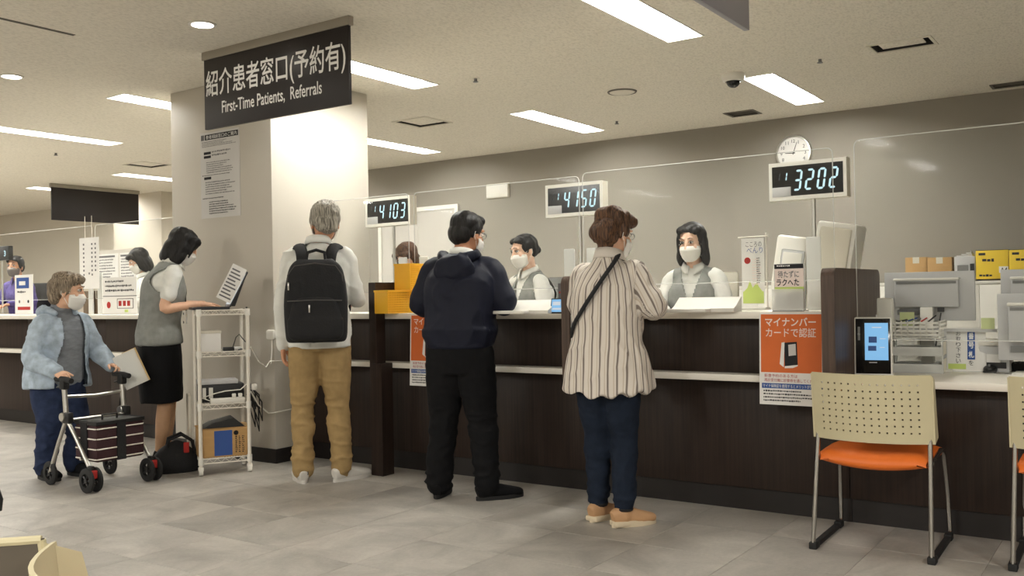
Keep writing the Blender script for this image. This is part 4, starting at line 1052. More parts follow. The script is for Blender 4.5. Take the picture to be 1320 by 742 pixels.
# ------------------------------------------------------------------ wire cart
C0 = Vector((-5.174, 3.839, 0)); cu = Vector((.516, .857, 0)); ang = math.atan2(cu.y, cu.x)
CW, CD = .335, .30
r = thing('wire_cart', 'white four-shelf wire cart on casters beside the nurse', 'cart', C0, ang)   # x along the front, y into depth
shelf_z = (.10, .455, .80, 1.075)
for x in (.012, CW-.012):
    for y in (.012, CD):
        obj('post', G().cyl((x, y, .055), (x, y, 1.09), .0125, n=12), 'white_metal', r)
        k = obj('caster', G().cyl((x-.012, y, .028), (x+.012, y, .028), .027, n=18), 'white_plastic', r)
        obj('stem', G().cyl((x, y, .028), (x, y, .06), .009, n=8).box(x-.017, x+.017, y-.012, y+.012, .03, .058, .004), 'white_plastic', k)
for z in shelf_z:
    g = G()
    for zz in (z-.022, z+.008):
        g.tube([(.012, .012, zz), (CW-.012, .012, zz), (CW-.012, CD, zz), (.012, CD, zz)], .0038, 6, closed=True)
    sh = obj('shelf_rim', g, 'white_metal', r)
    g = G()
    for (x0, y0), (x1, y1) in (((.012, .012), (CW-.012, .012)), ((CW-.012, .012), (CW-.012, CD)), ((.012, CD), (CW-.012, CD)), ((.012, .012), (.012, CD))):
        n = 12; pts = []
        for k in range(n+1):
            t = k/n; pts.append((x0+(x1-x0)*t, y0+(y1-y0)*t, z-.02 if k % 2 else z+.006))
        g.tube(pts, .0026, 5)
    o = obj('zigzag_wire', g, 'white_metal', sh); o['kind'] = 'stuff'
    g = G()
    for k in range(18):
        x = .02+(CW-.04)*k/17; g.tube([(x, .012, z+.008), (x, CD, z+.008)], .0018, 5)
    o = obj('deck_wire', g, 'white_metal', sh); o['kind'] = 'stuff'
    for x in (.012, CW-.012):
        obj('collar', G().cyl((x, .012, z-.03), (x, .012, z+.016), .017, n=12), 'white_plastic', sh)
def on_cart(x, y, z): return C0+cu*x+Vector((-cu.y, cu.x, 0))*y+Vector((0, 0, z))
ZS = [z+.010 for z in shelf_z]
# laptop: screen faces the nurse at the left end
r = thing('laptop', 'open laptop on top of the wire cart', 'laptop', on_cart(-.035, .03, ZS[3]+.002), ang)
M['laptop_dark'] = mat('dark_laptop_shell', rgb(34, 36, 42), .4, var=.02)
bx('base', .01, .25, .0, .25, 0, .018, 'laptop_dark', r, .004)
for k in range(5):
    for j in range(10): pass
g = G()
for i in range(5):
    for j in range(12): g.box(.06+i*.022, .079+i*.022, .02+j*.018, .035+j*.018, .018, .0205)
o = obj('keys', g, 'black_plastic', r, smooth=0); o['kind'] = 'stuff'
Tl = Matrix.Translation((.245, 0, .018)) @ Matrix.Rotation(math.radians(27), 4, 'Y')
lid = obj('lid', G().box(0, .01, 0, .25, 0, .26, .004).xf(Tl), 'laptop_dark', r)
obj('display', G().box(-.001, .001, .012, .238, .02, .245).xf(Tl), 'screen_white', lid, smooth=0)
obj('back_brace', G().prism([(.252, .02), (.285, .02), (.37, .25), (.36, .255)], .02, .23, 'Y'), 'black_plastic', r)
# sheet clipped on the back of the lid
Tp = Matrix.Translation((.232, -.012, .03)) @ Matrix.Rotation(math.radians(27), 4, 'Y')
r = thing('clipped_sheet', 'printed sheet leaning against the laptop screen', 'paper', on_cart(-.035, .03, ZS[3]+.002), ang)
bxs = obj('sheet', G().box(-.105, -.005, -.006, -.004, .02, .27).xf(Tl), 'paper', r)
g = G()
for k in range(9): g.quad((-.095, -.0065, .04+k*.024), (-.015-.012*(k % 3), -.0065, .04+k*.024), (-.015-.012*(k % 3), -.0065, .05+k*.024), (-.095, -.0065, .05+k*.024))
o = obj('small_print', g.xf(Tl), 'ink_grey', r, smooth=0); o['kind'] = 'stuff'
r = thing('white_box', 'white box on the second shelf of the wire cart', 'box', on_cart(.03, .05, ZS[2]), ang)
bx('body', 0, .125, 0, .16, 0, .135, 'paper', r, .003); bx('lid', -.003, .128, -.003, .163, .12, .138, 'offwhite', r, .002)
r = thing('cable_bundle', 'dark cables and adapter on the second cart shelf', 'cable', on_cart(0, 0, ZS[2]), ang)
bx('adapter', .17, .24, .04, .10, .0, .025, 'black_plastic', r, .004)
obj('cord', G().tube([(.23, .07, .01), (.25, .03, .09), (.27, .02, .11), (.30, .03, .07), (.33, .05, .04)], .004, 6), 'grey_cable', r); obj('cord', G().tube([(.17, .08, .005), (.2, .14, .005), (.26, .16, .005), (.30, .12, .005), (.27, .06, .005)], .004, 6), 'black_plastic', r)
bx('flat_hub', .18, .30, .13, .2, 0, .02, 'paper_grey', r, .003)
r = thing('document_printer', 'flat grey printer on the third shelf of the wire cart', 'printer', on_cart(.02, .06, ZS[1]), ang)
bx('body', .0, .29, .06, .22, 0, .12, 'black_plastic', r, .006); bx('lid', -.005, .25, .05, .2, .121, .15, 'grey_plastic', r, .004); bx('white_tab', .02, .04, .04, .06, .03, .1, 'white_plastic', r); bx('white_tab', .06, .085, .04, .06, .03, .1, 'white_plastic', r)
r = thing('power_strip', 'white power strip with plugs at the front of the third cart shelf', 'power strip', on_cart(.08, .02, ZS[1]), ang)
bx('strip', .0, .22, 0, .045, 0, .035, 'white_plastic', r, .006)
for k in range(2): bx('plug', .14+.04*k, .165+.04*k, .01, .035, .035, .06, 'white_plastic', r, .004)
obj('cord', G().tube([(0, .02, .02), (-.05, .03, .04), (.02, .06, .06), (.1, .07, .075), (.2, .06, .08), (.24, .03, .12)], .004, 6), 'white_cable', r)
r = thing('cardboard_box', 'brown cardboard box with a blue label on the lowest cart shelf', 'box', on_cart(.0, .03, ZS[0]), ang)
bx('body', .005, .33, 0, .24, 0, .185, 'cardboard', r, .003); bx('blue_print', .10, .215, -.001, .001, .01, .175, 'ink_blue', r); bx('flap', .0, .34, .02, .26, .186, .19, 'cardboard', r)
obj('ring_print', G().lathe([(.012, -.001), (.016, -.001)], c=(.24, 0, .155), axis='Y', n=16), 'ink', r)
for k in range(3): dashes(r, .235+k*.022, .25+k*.022, .135, .02, 9, 'ink', -.001, seed=40+k, fill=.7)
r = thing('black_binder', 'black folded sheets lying on the brown box in the cart', 'binder', on_cart(.03, .05, ZS[0]+.192), ang)
obj('cover', G().prism([(0, 0), (.27, 0), (.2, .06), (.06, .03)], 0, .18, 'Y'), 'black_plastic', r); bx('sheet', .02, .24, .01, .16, -.0, .006, 'midgrey', r)
r = thing('cable_tangle', 'tangled black cords hanging at the right post of the cart', 'cable', on_cart(CW, .15, 0), ang)
rn = random.Random(3)
for k in range(7):
    a = rn.uniform(-.02, .05); L = rn.uniform(.18, .34); ztop = rn.uniform(.5, .62); y = rn.uniform(-.04, .05)
    obj('cord', G().tube([(.0, y, ztop), (a*.5+.02, y-.03, ztop-.05), (a+.05, y-.02, ztop-L*.5), (a+.055, y, ztop-L), (a+.03, y+.03, ztop-L*.6), (.012, y+.02, ztop-.03)], .0045, 6), 'black_plastic', r)
obj('cord', G().tube([(.01, 0, .62), (.014, .01, .8), (.012, .0, 1.0), (.006, .02, 1.1)], .006, 6), 'black_plastic', r)
r = thing('power_cable', 'white cables running from the cart to the pillar', 'cable', (0, 0, 0))
p0 = on_cart(CW+.01, .04, .83); p1 = Vector((PX1+.02, PY0-.06, .72))
obj('cord', G().tube([p0, p0.lerp(p1, .4)+Vector((0, 0, -.06)), p0.lerp(p1, .8)+Vector((0, 0, -.06)), p1, (PX1+.03, PY0+.1, .715), (PX1+.012, PY0+.3, .72)], .004, 6), 'white_cable', r)
p0 = on_cart(CW+.01, .06, .53); p1 = Vector((PX1+.03, PY0-.05, .36))
obj('cord', G().tube([p0, p0.lerp(p1, .35)+Vector((0, 0, -.04)), p0.lerp(p1, .8)+Vector((0, 0, -.03)), p1, (PX1+.04, PY0+.12, .37), (PX1+.012, PY0+.4, .4)], .005, 6), 'white_cable', r)
obj('plug', G().box(-.016, .016, -.014, .014, -.02, .02, .006).xf(Matrix.Translation(on_cart(CW+.03, .05, .56))), 'white_plastic', r)
# white slim case behind the cart
r = thing('slim_case', 'white slim panel leaning behind the left side of the cart', 'panel', on_cart(-.03, .38, 0), ang)
bx('panel', .0, .02, -.02, .14, 0, .5, 'offwhite', r, .004); bx('foot', -.02, .05, -.02, .14, 0, .015, 'offwhite', r)
# ------------------------------------------------------------------ black bag on the floor by the nurse
r = thing('tote_bag', 'black soft bag slumped on the floor beside the nurse', 'bag', onz(228, 607, 0), ang)
def bag_mesh():
    g = G()
    g.loft([((0, 0, .0), (1, 0, 0), .15, .09), ((0, 0, .05), (1, 0, 0), .165, .10), ((.01, 0, .12), (1, 0, 0), .135, .085), ((.02, .0, .17), (1, 0, .2), .08, .05), ((.03, 0, .2), (1, 0, .3), .03, .02)], n=24)
    return g
M['black_fabric'] = mat('black_fabric', rgb(20, 20, 22), .85, var=.06, bump=.2, bscale=90)
obj('bag_body', bag_mesh(), 'black_fabric', r, smooth=60)
for s in (-1, 1): obj('handle', G().tube([(-.07, s*.03, .13), (-.05, s*.05, .22), (.03, s*.05, .25), (.1, s*.04, .2), (.12, s*.03, .1)], .009, 8), 'black_fabric', r)
obj('red_tag', G().box(.04, .075, -.075, -.06, .13, .2, .004), 'ink_red', r)
# ------------------------------------------------------------------ rollator, forward = +X in the world
r = thing('rollator', 'silver wheeled walker with a dark red striped bag beside the old woman', 'walker', (-5.56, 3.39, 0), 0)
M['bag_red'] = mat('dark_maroon_fabric', rgb(52, 24, 28), .8, var=.06, bump=.2, bscale=120)
XR_, XF_ = -.235, .215
def wheel(x, y, rad=.075, w=.022):
    k = obj('wheel', G().lathe([(rad*.55, -w/2), (rad*.9, -w/2), (rad, -w*.3), (rad, w*.3), (rad*.9, w/2), (rad*.55, w/2)], axis='Y', n=28).xf(Matrix.Translation((x, y, rad))), 'black_rubber', r)
    g = G().cyl((x, y-w*.5, rad), (x, y+w*.5, rad), rad*.22)
    for i in range(5):
        a = i*2*PI/5; g.tube([(x, y, rad), (x+rad*.6*math.cos(a), y, rad+rad*.6*math.sin(a))], .008, 6)
    obj('hub', g, 'black_plastic', k)
for s in (-1, 1):
    y = s*.205
    wheel(XR_, y)
    wheel(XF_+.01, y-.028); wheel(XF_+.01, y+.028)
    obj('caster_fork', G().box(XF_-.014, XF_+.03, y-.012, y+.012, .06, .16, .004), 'black_plastic', r)
    obj('fork_clip', G().box(XF_+.022, XF_+.05, y-.02, y+.02, .085, .135, .004), 'ink_red', r)
    obj('front_leg', G().tube([(-.06, y*.96, .44), (.06, y*.98, .32), (XF_-.01, y, .155)], .0125, 10), 'alu', r)
    obj('rear_leg', G().tube([(-.045, y*.96, .44), (-.14, y*.98, .27), (XR_, y, .08)], .0125, 10), 'alu', r)
    obj('joint', G().box(-.09, .0, y*.96-.02, y*.96+.02, .40, .47, .01), 'black_plastic', r)
    obj('joint_disc', G().lathe([(.001, -.028), (.026, -.028), (.028, -.02), (.028, .02), (.001, .02)], c=(-.065, y*.96, .44), axis='Y', n=20), 'alu', r)
    obj('handle_post', G().tube([(-.05, y*.96, .42), (-.075, y*.96, .66)], .016, 12), 'alu', r)
    gr = obj('grip', G().tube([(.01, y*.96, .665), (-.05, y*.96, .672), (-.16, y*.96, .675)], [.017, .019, .018], 12).box(-.095, -.045, y*.96-.022, y*.96+.022, .61, .675, .008), 'black_rubber', r)
    obj('brake_lever', G().tube([(-.03, y*.96, .635), (-.1, y*.96, .63), (-.155, y*.96, .62)], .006, 8), 'black_plastic', gr)
    obj('brake_cable', G().tube([(-.06, y*.96, .62), (-.09, y*.9, .45), (-.16, y*.95, .25), (XR_+.02, y, .14)], .004, 6), 'black_plastic', r)
obj('crossbar', G().tube([(-.068, -.197, .565), (-.06, 0, .555), (-.068, .197, .565)], .011, 10), 'alu', r)
obj('seat_bar', G().tube([(-.03, -.197, .42), (-.03, .197, .42)], .011, 10), 'alu', r)
obj('lower_bar', G().tube([(.1, -.2, .19), (.1, .2, .19)], .009, 10), 'alu', r)
def rbag(z0, z1, gx=0): return G().box(-.02-gx, .22+gx, -.165-gx, .165+gx, z0, z1, .018)
obj('bag', rbag(.17, .40), 'bag_red', r)
def loop(z, x0=-.02, x1=.22, y=.165, c=.016): return [(x0-.001, -y+c, z), (x0+c, -y-.001, z), (x1-c, -y-.001, z), (x1+.001, -y+c, z), (x1+.001, y-c, z), (x1-c, y+.001, z), (x0+c, y+.001, z), (x0-.001, y-c, z)]
for k in range(4): obj('piping', G().tube(loop(.188+.062*k), .0045, 6, closed=True), 'white_metal', r)
obj('bag_lid', rbag(.40, .415, .006), 'black_plastic', r)
obj('bag_strap', G().box(.215, .228, -.03, .03, .17, .41), 'black_fabric', r); obj('bag_strap', G().box(.06, .13, -.174, -.166, .17, .41), 'black_fabric', r)
obj('lid_handle', G().tube([(.1, -.05, .415), (.1, -.05, .445), (.1, .05, .445), (.1, .05, .415)], .007, 8), 'black_plastic', r)
# ------------------------------------------------------------------ people
def _hash(i, j, k, seed):
    h = (i.astype(np.int64)*374761393+j.astype(np.int64)*668265263+k.astype(np.int64)*2147483647+seed*1274126177) & 0xffffffff
    h = ((h ^ (h >> 13))*1274126177) & 0xffffffff
    return ((h ^ (h >> 16)) & 0xffff)/65535.0
def vnoise(P, seed=0):
    I = np.floor(P).astype(np.int64); F = P-I; F = F*F*(3-2*F)
    out = np.zeros(len(P))
    for a in (0, 1):
        for b in (0, 1):
            for c in (0, 1):
                wgt = (F[:, 0] if a else 1-F[:, 0])*(F[:, 1] if b else 1-F[:, 1])*(F[:, 2] if c else 1-F[:, 2])
                out += wgt*_hash(I[:, 0]+a, I[:, 1]+b, I[:, 2]+c, seed)
    return out
def ridged(P, seed=0): return 1-np.abs(2*vnoise(P, seed)-1)
def get_co(me):
    v = np.empty(len(me.vertices)*3); me.vertices.foreach_get('co', v); return v.reshape(-1, 3)
def get_no(me):
    v = np.empty(len(me.vertices)*3); me.vertices.foreach_get('normal', v); return v.reshape(-1, 3)
def set_co(me, c): me.vertices.foreach_set('co', np.ascontiguousarray(c).reshape(-1)); me.update()
def remesh(g, voxel, smooth=4):
    me = bpy.data.meshes.new('tmp'); bmesh.ops.recalc_face_normals(g.b, faces=g.b.faces); g.b.to_mesh(me); g.b.free()
    o = bpy.data.objects.new('tmp', me); COL.objects.link(o)
    md = o.modifiers.new('r', 'REMESH'); md.mode = 'VOXEL'; md.voxel_size = voxel
    if smooth:
        sm = o.modifiers.new('s', 'SMOOTH'); sm.factor = .5; sm.iterations = smooth
    dg = bpy.context.evaluated_depsgraph_get()
    out = bpy.data.meshes.new_from_object(o.evaluated_get(dg))
    bpy.data.objects.remove(o); bpy.data.meshes.remove(me)
    out.polygons.foreach_set('use_smooth', [True]*len(out.polygons)); out.update()
    return out
def cut(me, keep):
    """drop vertices where keep is False"""
    b = bmesh.new(); b.from_mesh(me); b.verts.ensure_lookup_table()
    bmesh.ops.delete(b, geom=[b.verts[i] for i in np.nonzero(~keep)[0]], context='VERTS')
    b.to_mesh(me); b.free(); me.polygons.foreach_set('use_smooth', [True]*len(me.polygons)); me.update(); return me
def thicken(me, t):
    o = bpy.data.objects.new('tmp', me); COL.objects.link(o)
    md = o.modifiers.new('s', 'SOLIDIFY'); md.thickness = t; md.offset = 1
    out = bpy.data.meshes.new_from_object(o.evaluated_get(bpy.context.evaluated_depsgraph_get())); bpy.data.objects.remove(o)
    out.polygons.foreach_set('use_smooth', [True]*len(out.polygons)); return out
def wrinkle(me, amp, scale=(14, 14, 9), seed=1, warp=.6, mask=None):
    c = get_co(me); n = get_no(me)
    S = np.array(scale)
    q = c*S+warp*(np.stack([vnoise(c*6, seed+5), vnoise(c*6, seed+6), vnoise(c*6, seed+7)], 1)-.5)*3
    d = (ridged(q, seed)**2-.4)*amp+(vnoise(c*S*.45, seed+2)-.5)*amp*1.3
    if mask is not None: d = d*mask(c)
    set_co(me, c+n*d[:, None]); return me
def skin_mat(name, col):
    return mat(name, col, .55, var=.03, vscale=18, bump=.04, bscale=300)
def cloth(name, col, rough=.85, var=.05, weave=260, bump=.12, stretch=(1, 1, 1)):
    return mat(name, col, rough, var=var, vscale=22, bump=bump, bscale=weave, spec=.2, stretch=stretch)
def hair_mat(name, c0, c1, rough=.5):
    m = NT(name); p = m.p; p.inputs['Roughness'].default_value = rough; p.inputs['Specular IOR Level'].default_value = .35
    tc = m.n('ShaderNodeTexCoord'); mp = m.n('ShaderNodeMapping'); mp.inputs['Scale'].default_value = (150, 150, 14); m.l(tc, 'Object', mp, 'Vector')
    nz = m.n('ShaderNodeTexNoise'); nz.inputs['Scale'].default_value = 1; nz.inputs['Detail'].default_value = 4; m.l(mp, 'Vector', nz, 'Vector')
    cr = m.n('ShaderNodeValToRGB'); e = cr.color_ramp.elements; e[0].position = .35; e[1].position = .68; e[0].color = c0; e[1].color = c1
    m.l(nz, 'Fac', cr, 'Fac'); m.l(cr, 'Color', p, 'Base Color')
    b = m.n('ShaderNodeBump'); b.inputs['Strength'].default_value = .5; b.inputs['Distance'].default_value = .004; m.l(nz, 'Fac', b, 'Height'); m.l(b, 'Normal', p, 'Normal')
    return m.m
M['skin'] = skin_mat('skin_light', rgb(222, 176, 146)); M['skin_pale'] = skin_mat('skin_pale', rgb(232, 192, 166)); M['skin_tan'] = skin_mat('skin_tan', rgb(196, 142, 110)); M['skin_leg'] = skin_mat('stocking_skin', rgb(186, 146, 112))
M['hair_black'] = hair_mat('black_hair', rgb(9, 8, 8), rgb(27, 23, 22)); M['hair_grey'] = hair_mat('grey_hair', rgb(92, 88, 80), rgb(188, 182, 168), .6)
M['hair_brown'] = hair_mat('brown_hair', rgb(44, 28, 20), rgb(112, 80, 56), .55); M['hair_greybrown'] = hair_mat('grey_brown_hair', rgb(78, 66, 54), rgb(166, 150, 128), .6)
M['mask'] = mat('white_mask', rgb(236, 234, 228), .8, var=.01, bump=.05, bscale=200); M['mask_grey'] = mat('grey_mask', rgb(110, 104, 100), .8, var=.01)
M['eye_white'] = mat('eye_white', rgb(225, 220, 215), .3, var=0); M['iris'] = mat('dark_iris', rgb(20, 14, 12), .2, var=0)
M['navy'] = cloth('navy_jacket_cloth', rgb(22, 25, 40), .55); M['black_cloth'] = cloth('black_cloth', rgb(16, 16, 18)); M['shirt_white'] = cloth('white_shirt_cloth', rgb(222, 222, 216), .8, .02)
M['khaki'] = cloth('khaki_cotton', rgb(160, 134, 92), .85, .05); M['jean'] = cloth('blue_denim', rgb(42, 52, 78), .9, .12, 200); M['jean_dark'] = cloth('dark_denim', rgb(28, 36, 50), .9, .1, 200)
M['vest_grey'] = cloth('grey_vest_cloth', rgb(138, 140, 136), .9, .06, 160, .2); M['lightblue'] = cloth('light_blue_grey_fleece', rgb(170, 184, 198), .9, .12, 90, .2); M['knit_grey'] = cloth('grey_knit', rgb(128, 132, 138), .9, .06, 120, .25, (1, 1, 3))
M['purple'] = cloth('purple_cloth', rgb(88, 78, 130), .85, .08); M['shoe_white'] = mat('white_sneaker', rgb(206, 202, 195), .6, var=.02); M['shoe_tan'] = mat('tan_leather', rgb(190, 148, 108), .6, var=.03); M['shoe_cream'] = mat('cream_sole', rgb(214, 198, 170), .7, var=.02); M['grey_mark'] = mat('grey_shoe_mark', rgb(70, 72, 76), .7, var=0)
def stripe_mat():
    m = NT('striped_shirt_cloth'); p = m.p; p.inputs['Roughness'].default_value = .85; p.inputs['Specular IOR Level'].default_value = .2
    at = m.n('ShaderNodeAttribute', attribute_name='stripe')
    cr = m.n('ShaderNodeValToRGB'); cr.color_ramp.interpolation = 'LINEAR'
    md = m.n('ShaderNodeMath', operation='MULTIPLY'); md.inputs[1].default_value = 1/.043; m.l(at, 'Fac', md, 0)
    fr = m.n('ShaderNodeMath', operation='FRACT'); m.l(md, 0, fr, 0); m.l(fr, 0, cr, 'Fac')
    el = cr.color_ramp.elements; cream, gray, tan = rgb(220, 212, 202), rgb(128, 118, 111), rgb(196, 182, 164)
    el[0].position = 0; el[0].color = cream; el[1].position = 1; el[1].color = cream
    for pos, c in ((.20, cream), (.25, tan), (.30, tan), (.34, cream), (.50, cream), (.55, gray), (.70, gray), (.75, cream)):
        e = el.new(pos); e.color = c
    m.l(cr, 'Color', p, 'Base Color')
    tc = m.n('ShaderNodeTexCoord'); nz = m.n('ShaderNodeTexNoise'); nz.inputs['Scale'].default_value = 200; m.l(tc, 'Object', nz, 'Vector')
    b = m.n('ShaderNodeBump'); b.inputs['Strength'].default_value = .1; b.inputs['Distance'].default_value = .004; m.l(nz, 'Fac', b, 'Height'); m.l(b, 'Normal', p, 'Normal')
    return m.m
M['striped'] = stripe_mat()
def V3(*a): return Vector(a)
class Pose:
    """joint positions in the person's own frame: +Y is forward, +X the person's right"""
    def __init__(s, **k):
        s.hip = V3(0, 0, .93); s.waist = V3(0, .0, 1.06); s.chest = V3(0, .0, 1.26); s.neck = V3(0, -.015, 1.44); s.head = V3(0, .02, 1.585)
        s.lat_h = V3(1, 0, 0); s.lat_s = V3(1, 0, 0); s.sw = .18; s.hw = .085; s.face = (0, 0, 0)
        s.hip_r = (.165, .115); s.waist_r = (.145, .108); s.chest_r = (.165, .118); s.up_r = (.15, .092); s.limb = 1.0; s.hs = 1.0
        for a, b in k.items(): setattr(s, a, b)
        s.R = {'sh': s.neck+V3(0, .01, -.066)+s.lat_s*s.sw, 'el': None}; s.L = {'sh': s.neck+V3(0, .01, -.066)-s.lat_s*s.sw}
        Rz = Matrix.Rotation(math.radians(s.face[0]), 4, 'Z') @ Matrix.Rotation(math.radians(s.face[1]), 4, 'X') @ Matrix.Rotation(math.radians(s.face[2]), 4, 'Y')
        s.H = Matrix.Translation(s.head) @ Rz @ Matrix.Scale(s.hs, 4)
def lerpV(a, b, t): return a+(b-a)*t
def torso_ctrl(p, e=0, lo=None, hem=None, top=True, ez=1.0):
    """rings from the hem (or hip) up to the neck, grown by e"""
    c = []
    if hem is not None: c += [(h[0], p.lat_h, h[1], h[2]) for h in hem]
    else: c.append((p.hip+V3(0, 0, -.09), p.lat_h, p.hip_r[0]*.8+e, p.hip_r[1]*.85+e)); c.append((p.hip, p.lat_h, p.hip_r[0]+e, p.hip_r[1]+e))
    lm = lambda t: p.lat_h.lerp(p.lat_s, t)
    c.append((p.waist, lm(.35), p.waist_r[0]+e*1.1, p.waist_r[1]+e*1.1))
    c.append((p.chest, lm(.8), p.chest_r[0]+e, p.chest_r[1]+e))
    c.append((lerpV(p.chest, p.neck, .55), p.lat_s, p.up_r[0]+e*.9, p.up_r[1]+e*.9))
    c.append((lerpV(p.chest, p.neck, .86), p.lat_s, p.up_r[0]*.62+e*.5, p.up_r[1]*.78+e*.6))
    if top: c.append((p.neck+V3(0, .005, .012), p.lat_s, .062+e*.35, .062+e*.35))
    return c
def arm_pts(p, a):
    el, wr = a['el'], a['wr']; sh = a['sh']
    inn = lerpV(p.neck+V3(0, .01, -.045), sh, .5)+V3(0, 0, -.004)
    return [inn, sh, lerpV(sh, el, .5), el, lerpV(el, wr, .4), wr]
def hand(g, wr, d, n, right, curl=.35, s=1.0, spread=.12, thumb=.6):
    d = d.normalized(); n = (n-d*n.dot(d)).normalized(); l = n.cross(d) if right else d.cross(n)
    g.loft([(wr-d*.03*s, l, .024*s, .019*s), (wr, l, .026*s, .018*s), (wr+d*.035*s, l, .036*s, .017*s), (wr+d*.075*s, l, .041*s, .014*s), (wr+d*.092*s, l, .037*s, .011*s)], n=18, sub=3)
    Ls = (.072, .08, .074, .058)
    for i in range(4):
        base = wr+d*(.082-.004*abs(i-1.2))*s+l*(.030-.0205*i)*s
        a = (1.3-i)*spread; fd = (d*math.cos(a)+l*math.sin(a)).normalized()
        pts = [base]; ang = curl*.5
        for k, fr in enumerate((.45, .31, .24)):
            dv = fd*math.cos(ang)-n*math.sin(ang); pts.append(pts[-1]+dv*Ls[i]*fr*s); ang += curl*1.1
        g.chain(pts, [.0088*s, .0083*s, .0078*s, .0065*s], n=8, sub=2)
    b = wr+d*.022*s+l*.026*s-n*.004*s
    t1 = (l*.75+d*.65-n*.25).normalized(); t2 = (l*.35+d*.85-n*(.2+thumb*.3)).normalized()
    g.chain([b, b+t1*.036*s, b+t1*.036*s+t2*.03*s, b+t1*.036*s+t2*.055*s], [.0125*s, .0105*s, .0095*s, .0075*s], n=8, sub=2)
def head_geo(g, H):
    h = G()
    h.ell((0, -.018, .032), (.076, .095, .086), n=24, m=16)
    h.ell((0, .016, -.03), (.063, .072, .084), n=24, m=16)
    h.ell((0, .048, -.088), (.034, .03, .026)); h.ell((0, .012, -.075), (.056, .055, .03))
    h.chain([(0, .084, .026), (0, .097, -.004), (0, .107, -.03)], [.008, .010, .013], n=10)
    for sx in (-1, 1):
        h.ell((sx*.013, .094, -.034), (.009, .01, .008)); h.ell((sx*.036, .062, -.022), (.026, .022, .024))
        h.ell((sx*.030, .076, .038), (.026, .012, .008))
        h.ell((sx*.079, -.008, -.008), (.009, .02, .031), rot=Matrix.Rotation(sx*-.35, 3, 'Z')); h.ell((sx*.079, -.004, -.034), (.008, .011, .012))
    h.ell((0, .083, -.058), (.022, .010, .0065)); h.ell((0, .08, -.069), (.018, .010, .0065))
    h.xf(H)
    me = bpy.data.meshes.new('t'); h.b.to_mesh(me); h.b.free(); g.b.from_mesh(me); bpy.data.meshes.remove(me)
def joined(meshes):
    b = bmesh.new()
    for m in meshes: b.from_mesh(m)
    out = bpy.data.meshes.new('body'); b.to_mesh(out); b.free()
    for m in meshes: bpy.data.meshes.remove(m)
    out.polygons.foreach_set('use_smooth', [True]*len(out.polygons)); return out
def make_body(root, p, skin, lod=.007, slim=1.0):
    g = G(); k = .9*slim
    g.loft([(a, b, c*k, d*k) for a, b, c, d in torso_ctrl(p)], n=24)
    nb = p.neck
    hc = p.H @ V3(0, -.02, -.06)
    g.chain([nb+V3(0, 0, -.05), nb+V3(0, .0, .01), lerpV(nb, hc, .6), hc], [.062, .055*p.hs, .05*p.hs, .05*p.hs], n=16)
    L = p.limb
    for a in (p.R, p.L):
        g.chain(arm_pts(p, a), [.043*L, .045*L, .039*L, .035*L, .035*L, .025*L], n=14)
    for b in (p.R, p.L):
        hj = b['hj']; kn, an = b['kn'], b['an']
        g.chain([hj, lerpV(hj, kn, .4), kn, lerpV(kn, an, .35), lerpV(kn, an, .75), an], [.078*L, .072*L, .052*L, .052*L, .038*L, .034*L], n=16)
        t = b['toe'].normalized()
        g.chain([an+V3(0, 0, -.02)-t*.03, an+V3(0, 0, -.035)+t*.06, an+V3(0, 0, -.045)+t*.13], [.034, .03, .022], n=12)
    head_geo(g, p.H)
    m1 = remesh(g, lod, 3)
    h = G()
    for a, right in ((p.R, True), (p.L, False)):
        if a.get('hd') is not None: hand(h, a['wr'], a['hd'], a['hn'], right, a.get('curl', .35), p.limb*.97, a.get('spread', .12))
    m2 = remesh(h, .0032, 2)
    return link('body', joined([m1, m2]), skin, root)
def set_limbs(p, R, L, legs):
    p.R.update(R); p.L.update(L)
    for side, a, sx in (('R', p.R, 1), ('L', p.L, -1)):
        kn, an, toe = legs[side]; a['hj'] = p.hip+p.lat_h*(sx*p.hw)+V3(0, 0, -.05); a['kn'] = V3(*kn); a['an'] = V3(*an); a['toe'] = V3(*toe)
def A(el, wr, hd=None, hn=(0, 0, 1), curl=.35, spread=.12):
    d = {'el': V3(*el), 'wr': V3(*wr), 'curl': curl, 'spread': spread}
    d['hd'] = V3(*hd) if hd else None; d['hn'] = V3(*hn); return d
def garment(root, name, g, m, voxel=.0085, amp=.006, scale=(14, 14, 9), seed=1, smooth=4, cutf=None, thick=.004, label=None, mask=None):
    me = remesh(g, voxel, smooth)
    if amp: wrinkle(me, amp, scale, seed, mask=mask)
    if cutf is not None:
        me = cut(me, cutf(get_co(me))); me = thicken(me, thick)
    o = link(name, me, m, root)
    if label: o['label'] = label
    return o
def sleeves_geo(g, p, r, frac=1.0, sides=('R', 'L')):
    for s in sides:
        a = p.R if s == 'R' else p.L
        pts = arm_pts(p, a)
        if frac >= 1: rr = [r[0]*.86, r[0], r[1], r[2], r[3], r[4]]
        else:
            el = a['el']; pts = [pts[0], pts[1], lerpV(a['sh'], el, .45), lerpV(a['sh'], el, frac)]; rr = [r[0]*.86, r[0], r[1], r[2]]
        g.chain(pts, rr, n=16)
def leg_geo(g, p, r, zend=None):
    for a in (p.R, p.L):
        hj, kn, an = a['hj'], a['kn'], a['an']
        end = an if zend is None else lerpV(kn, an, zend)
        g.chain([hj+V3(0, 0, .03), lerpV(hj, kn, .35), lerpV(hj, kn, .75), kn, lerpV(kn, an, .4), end], [r[0], r[1], r[2], r[3], r[4], r[5]], n=18)
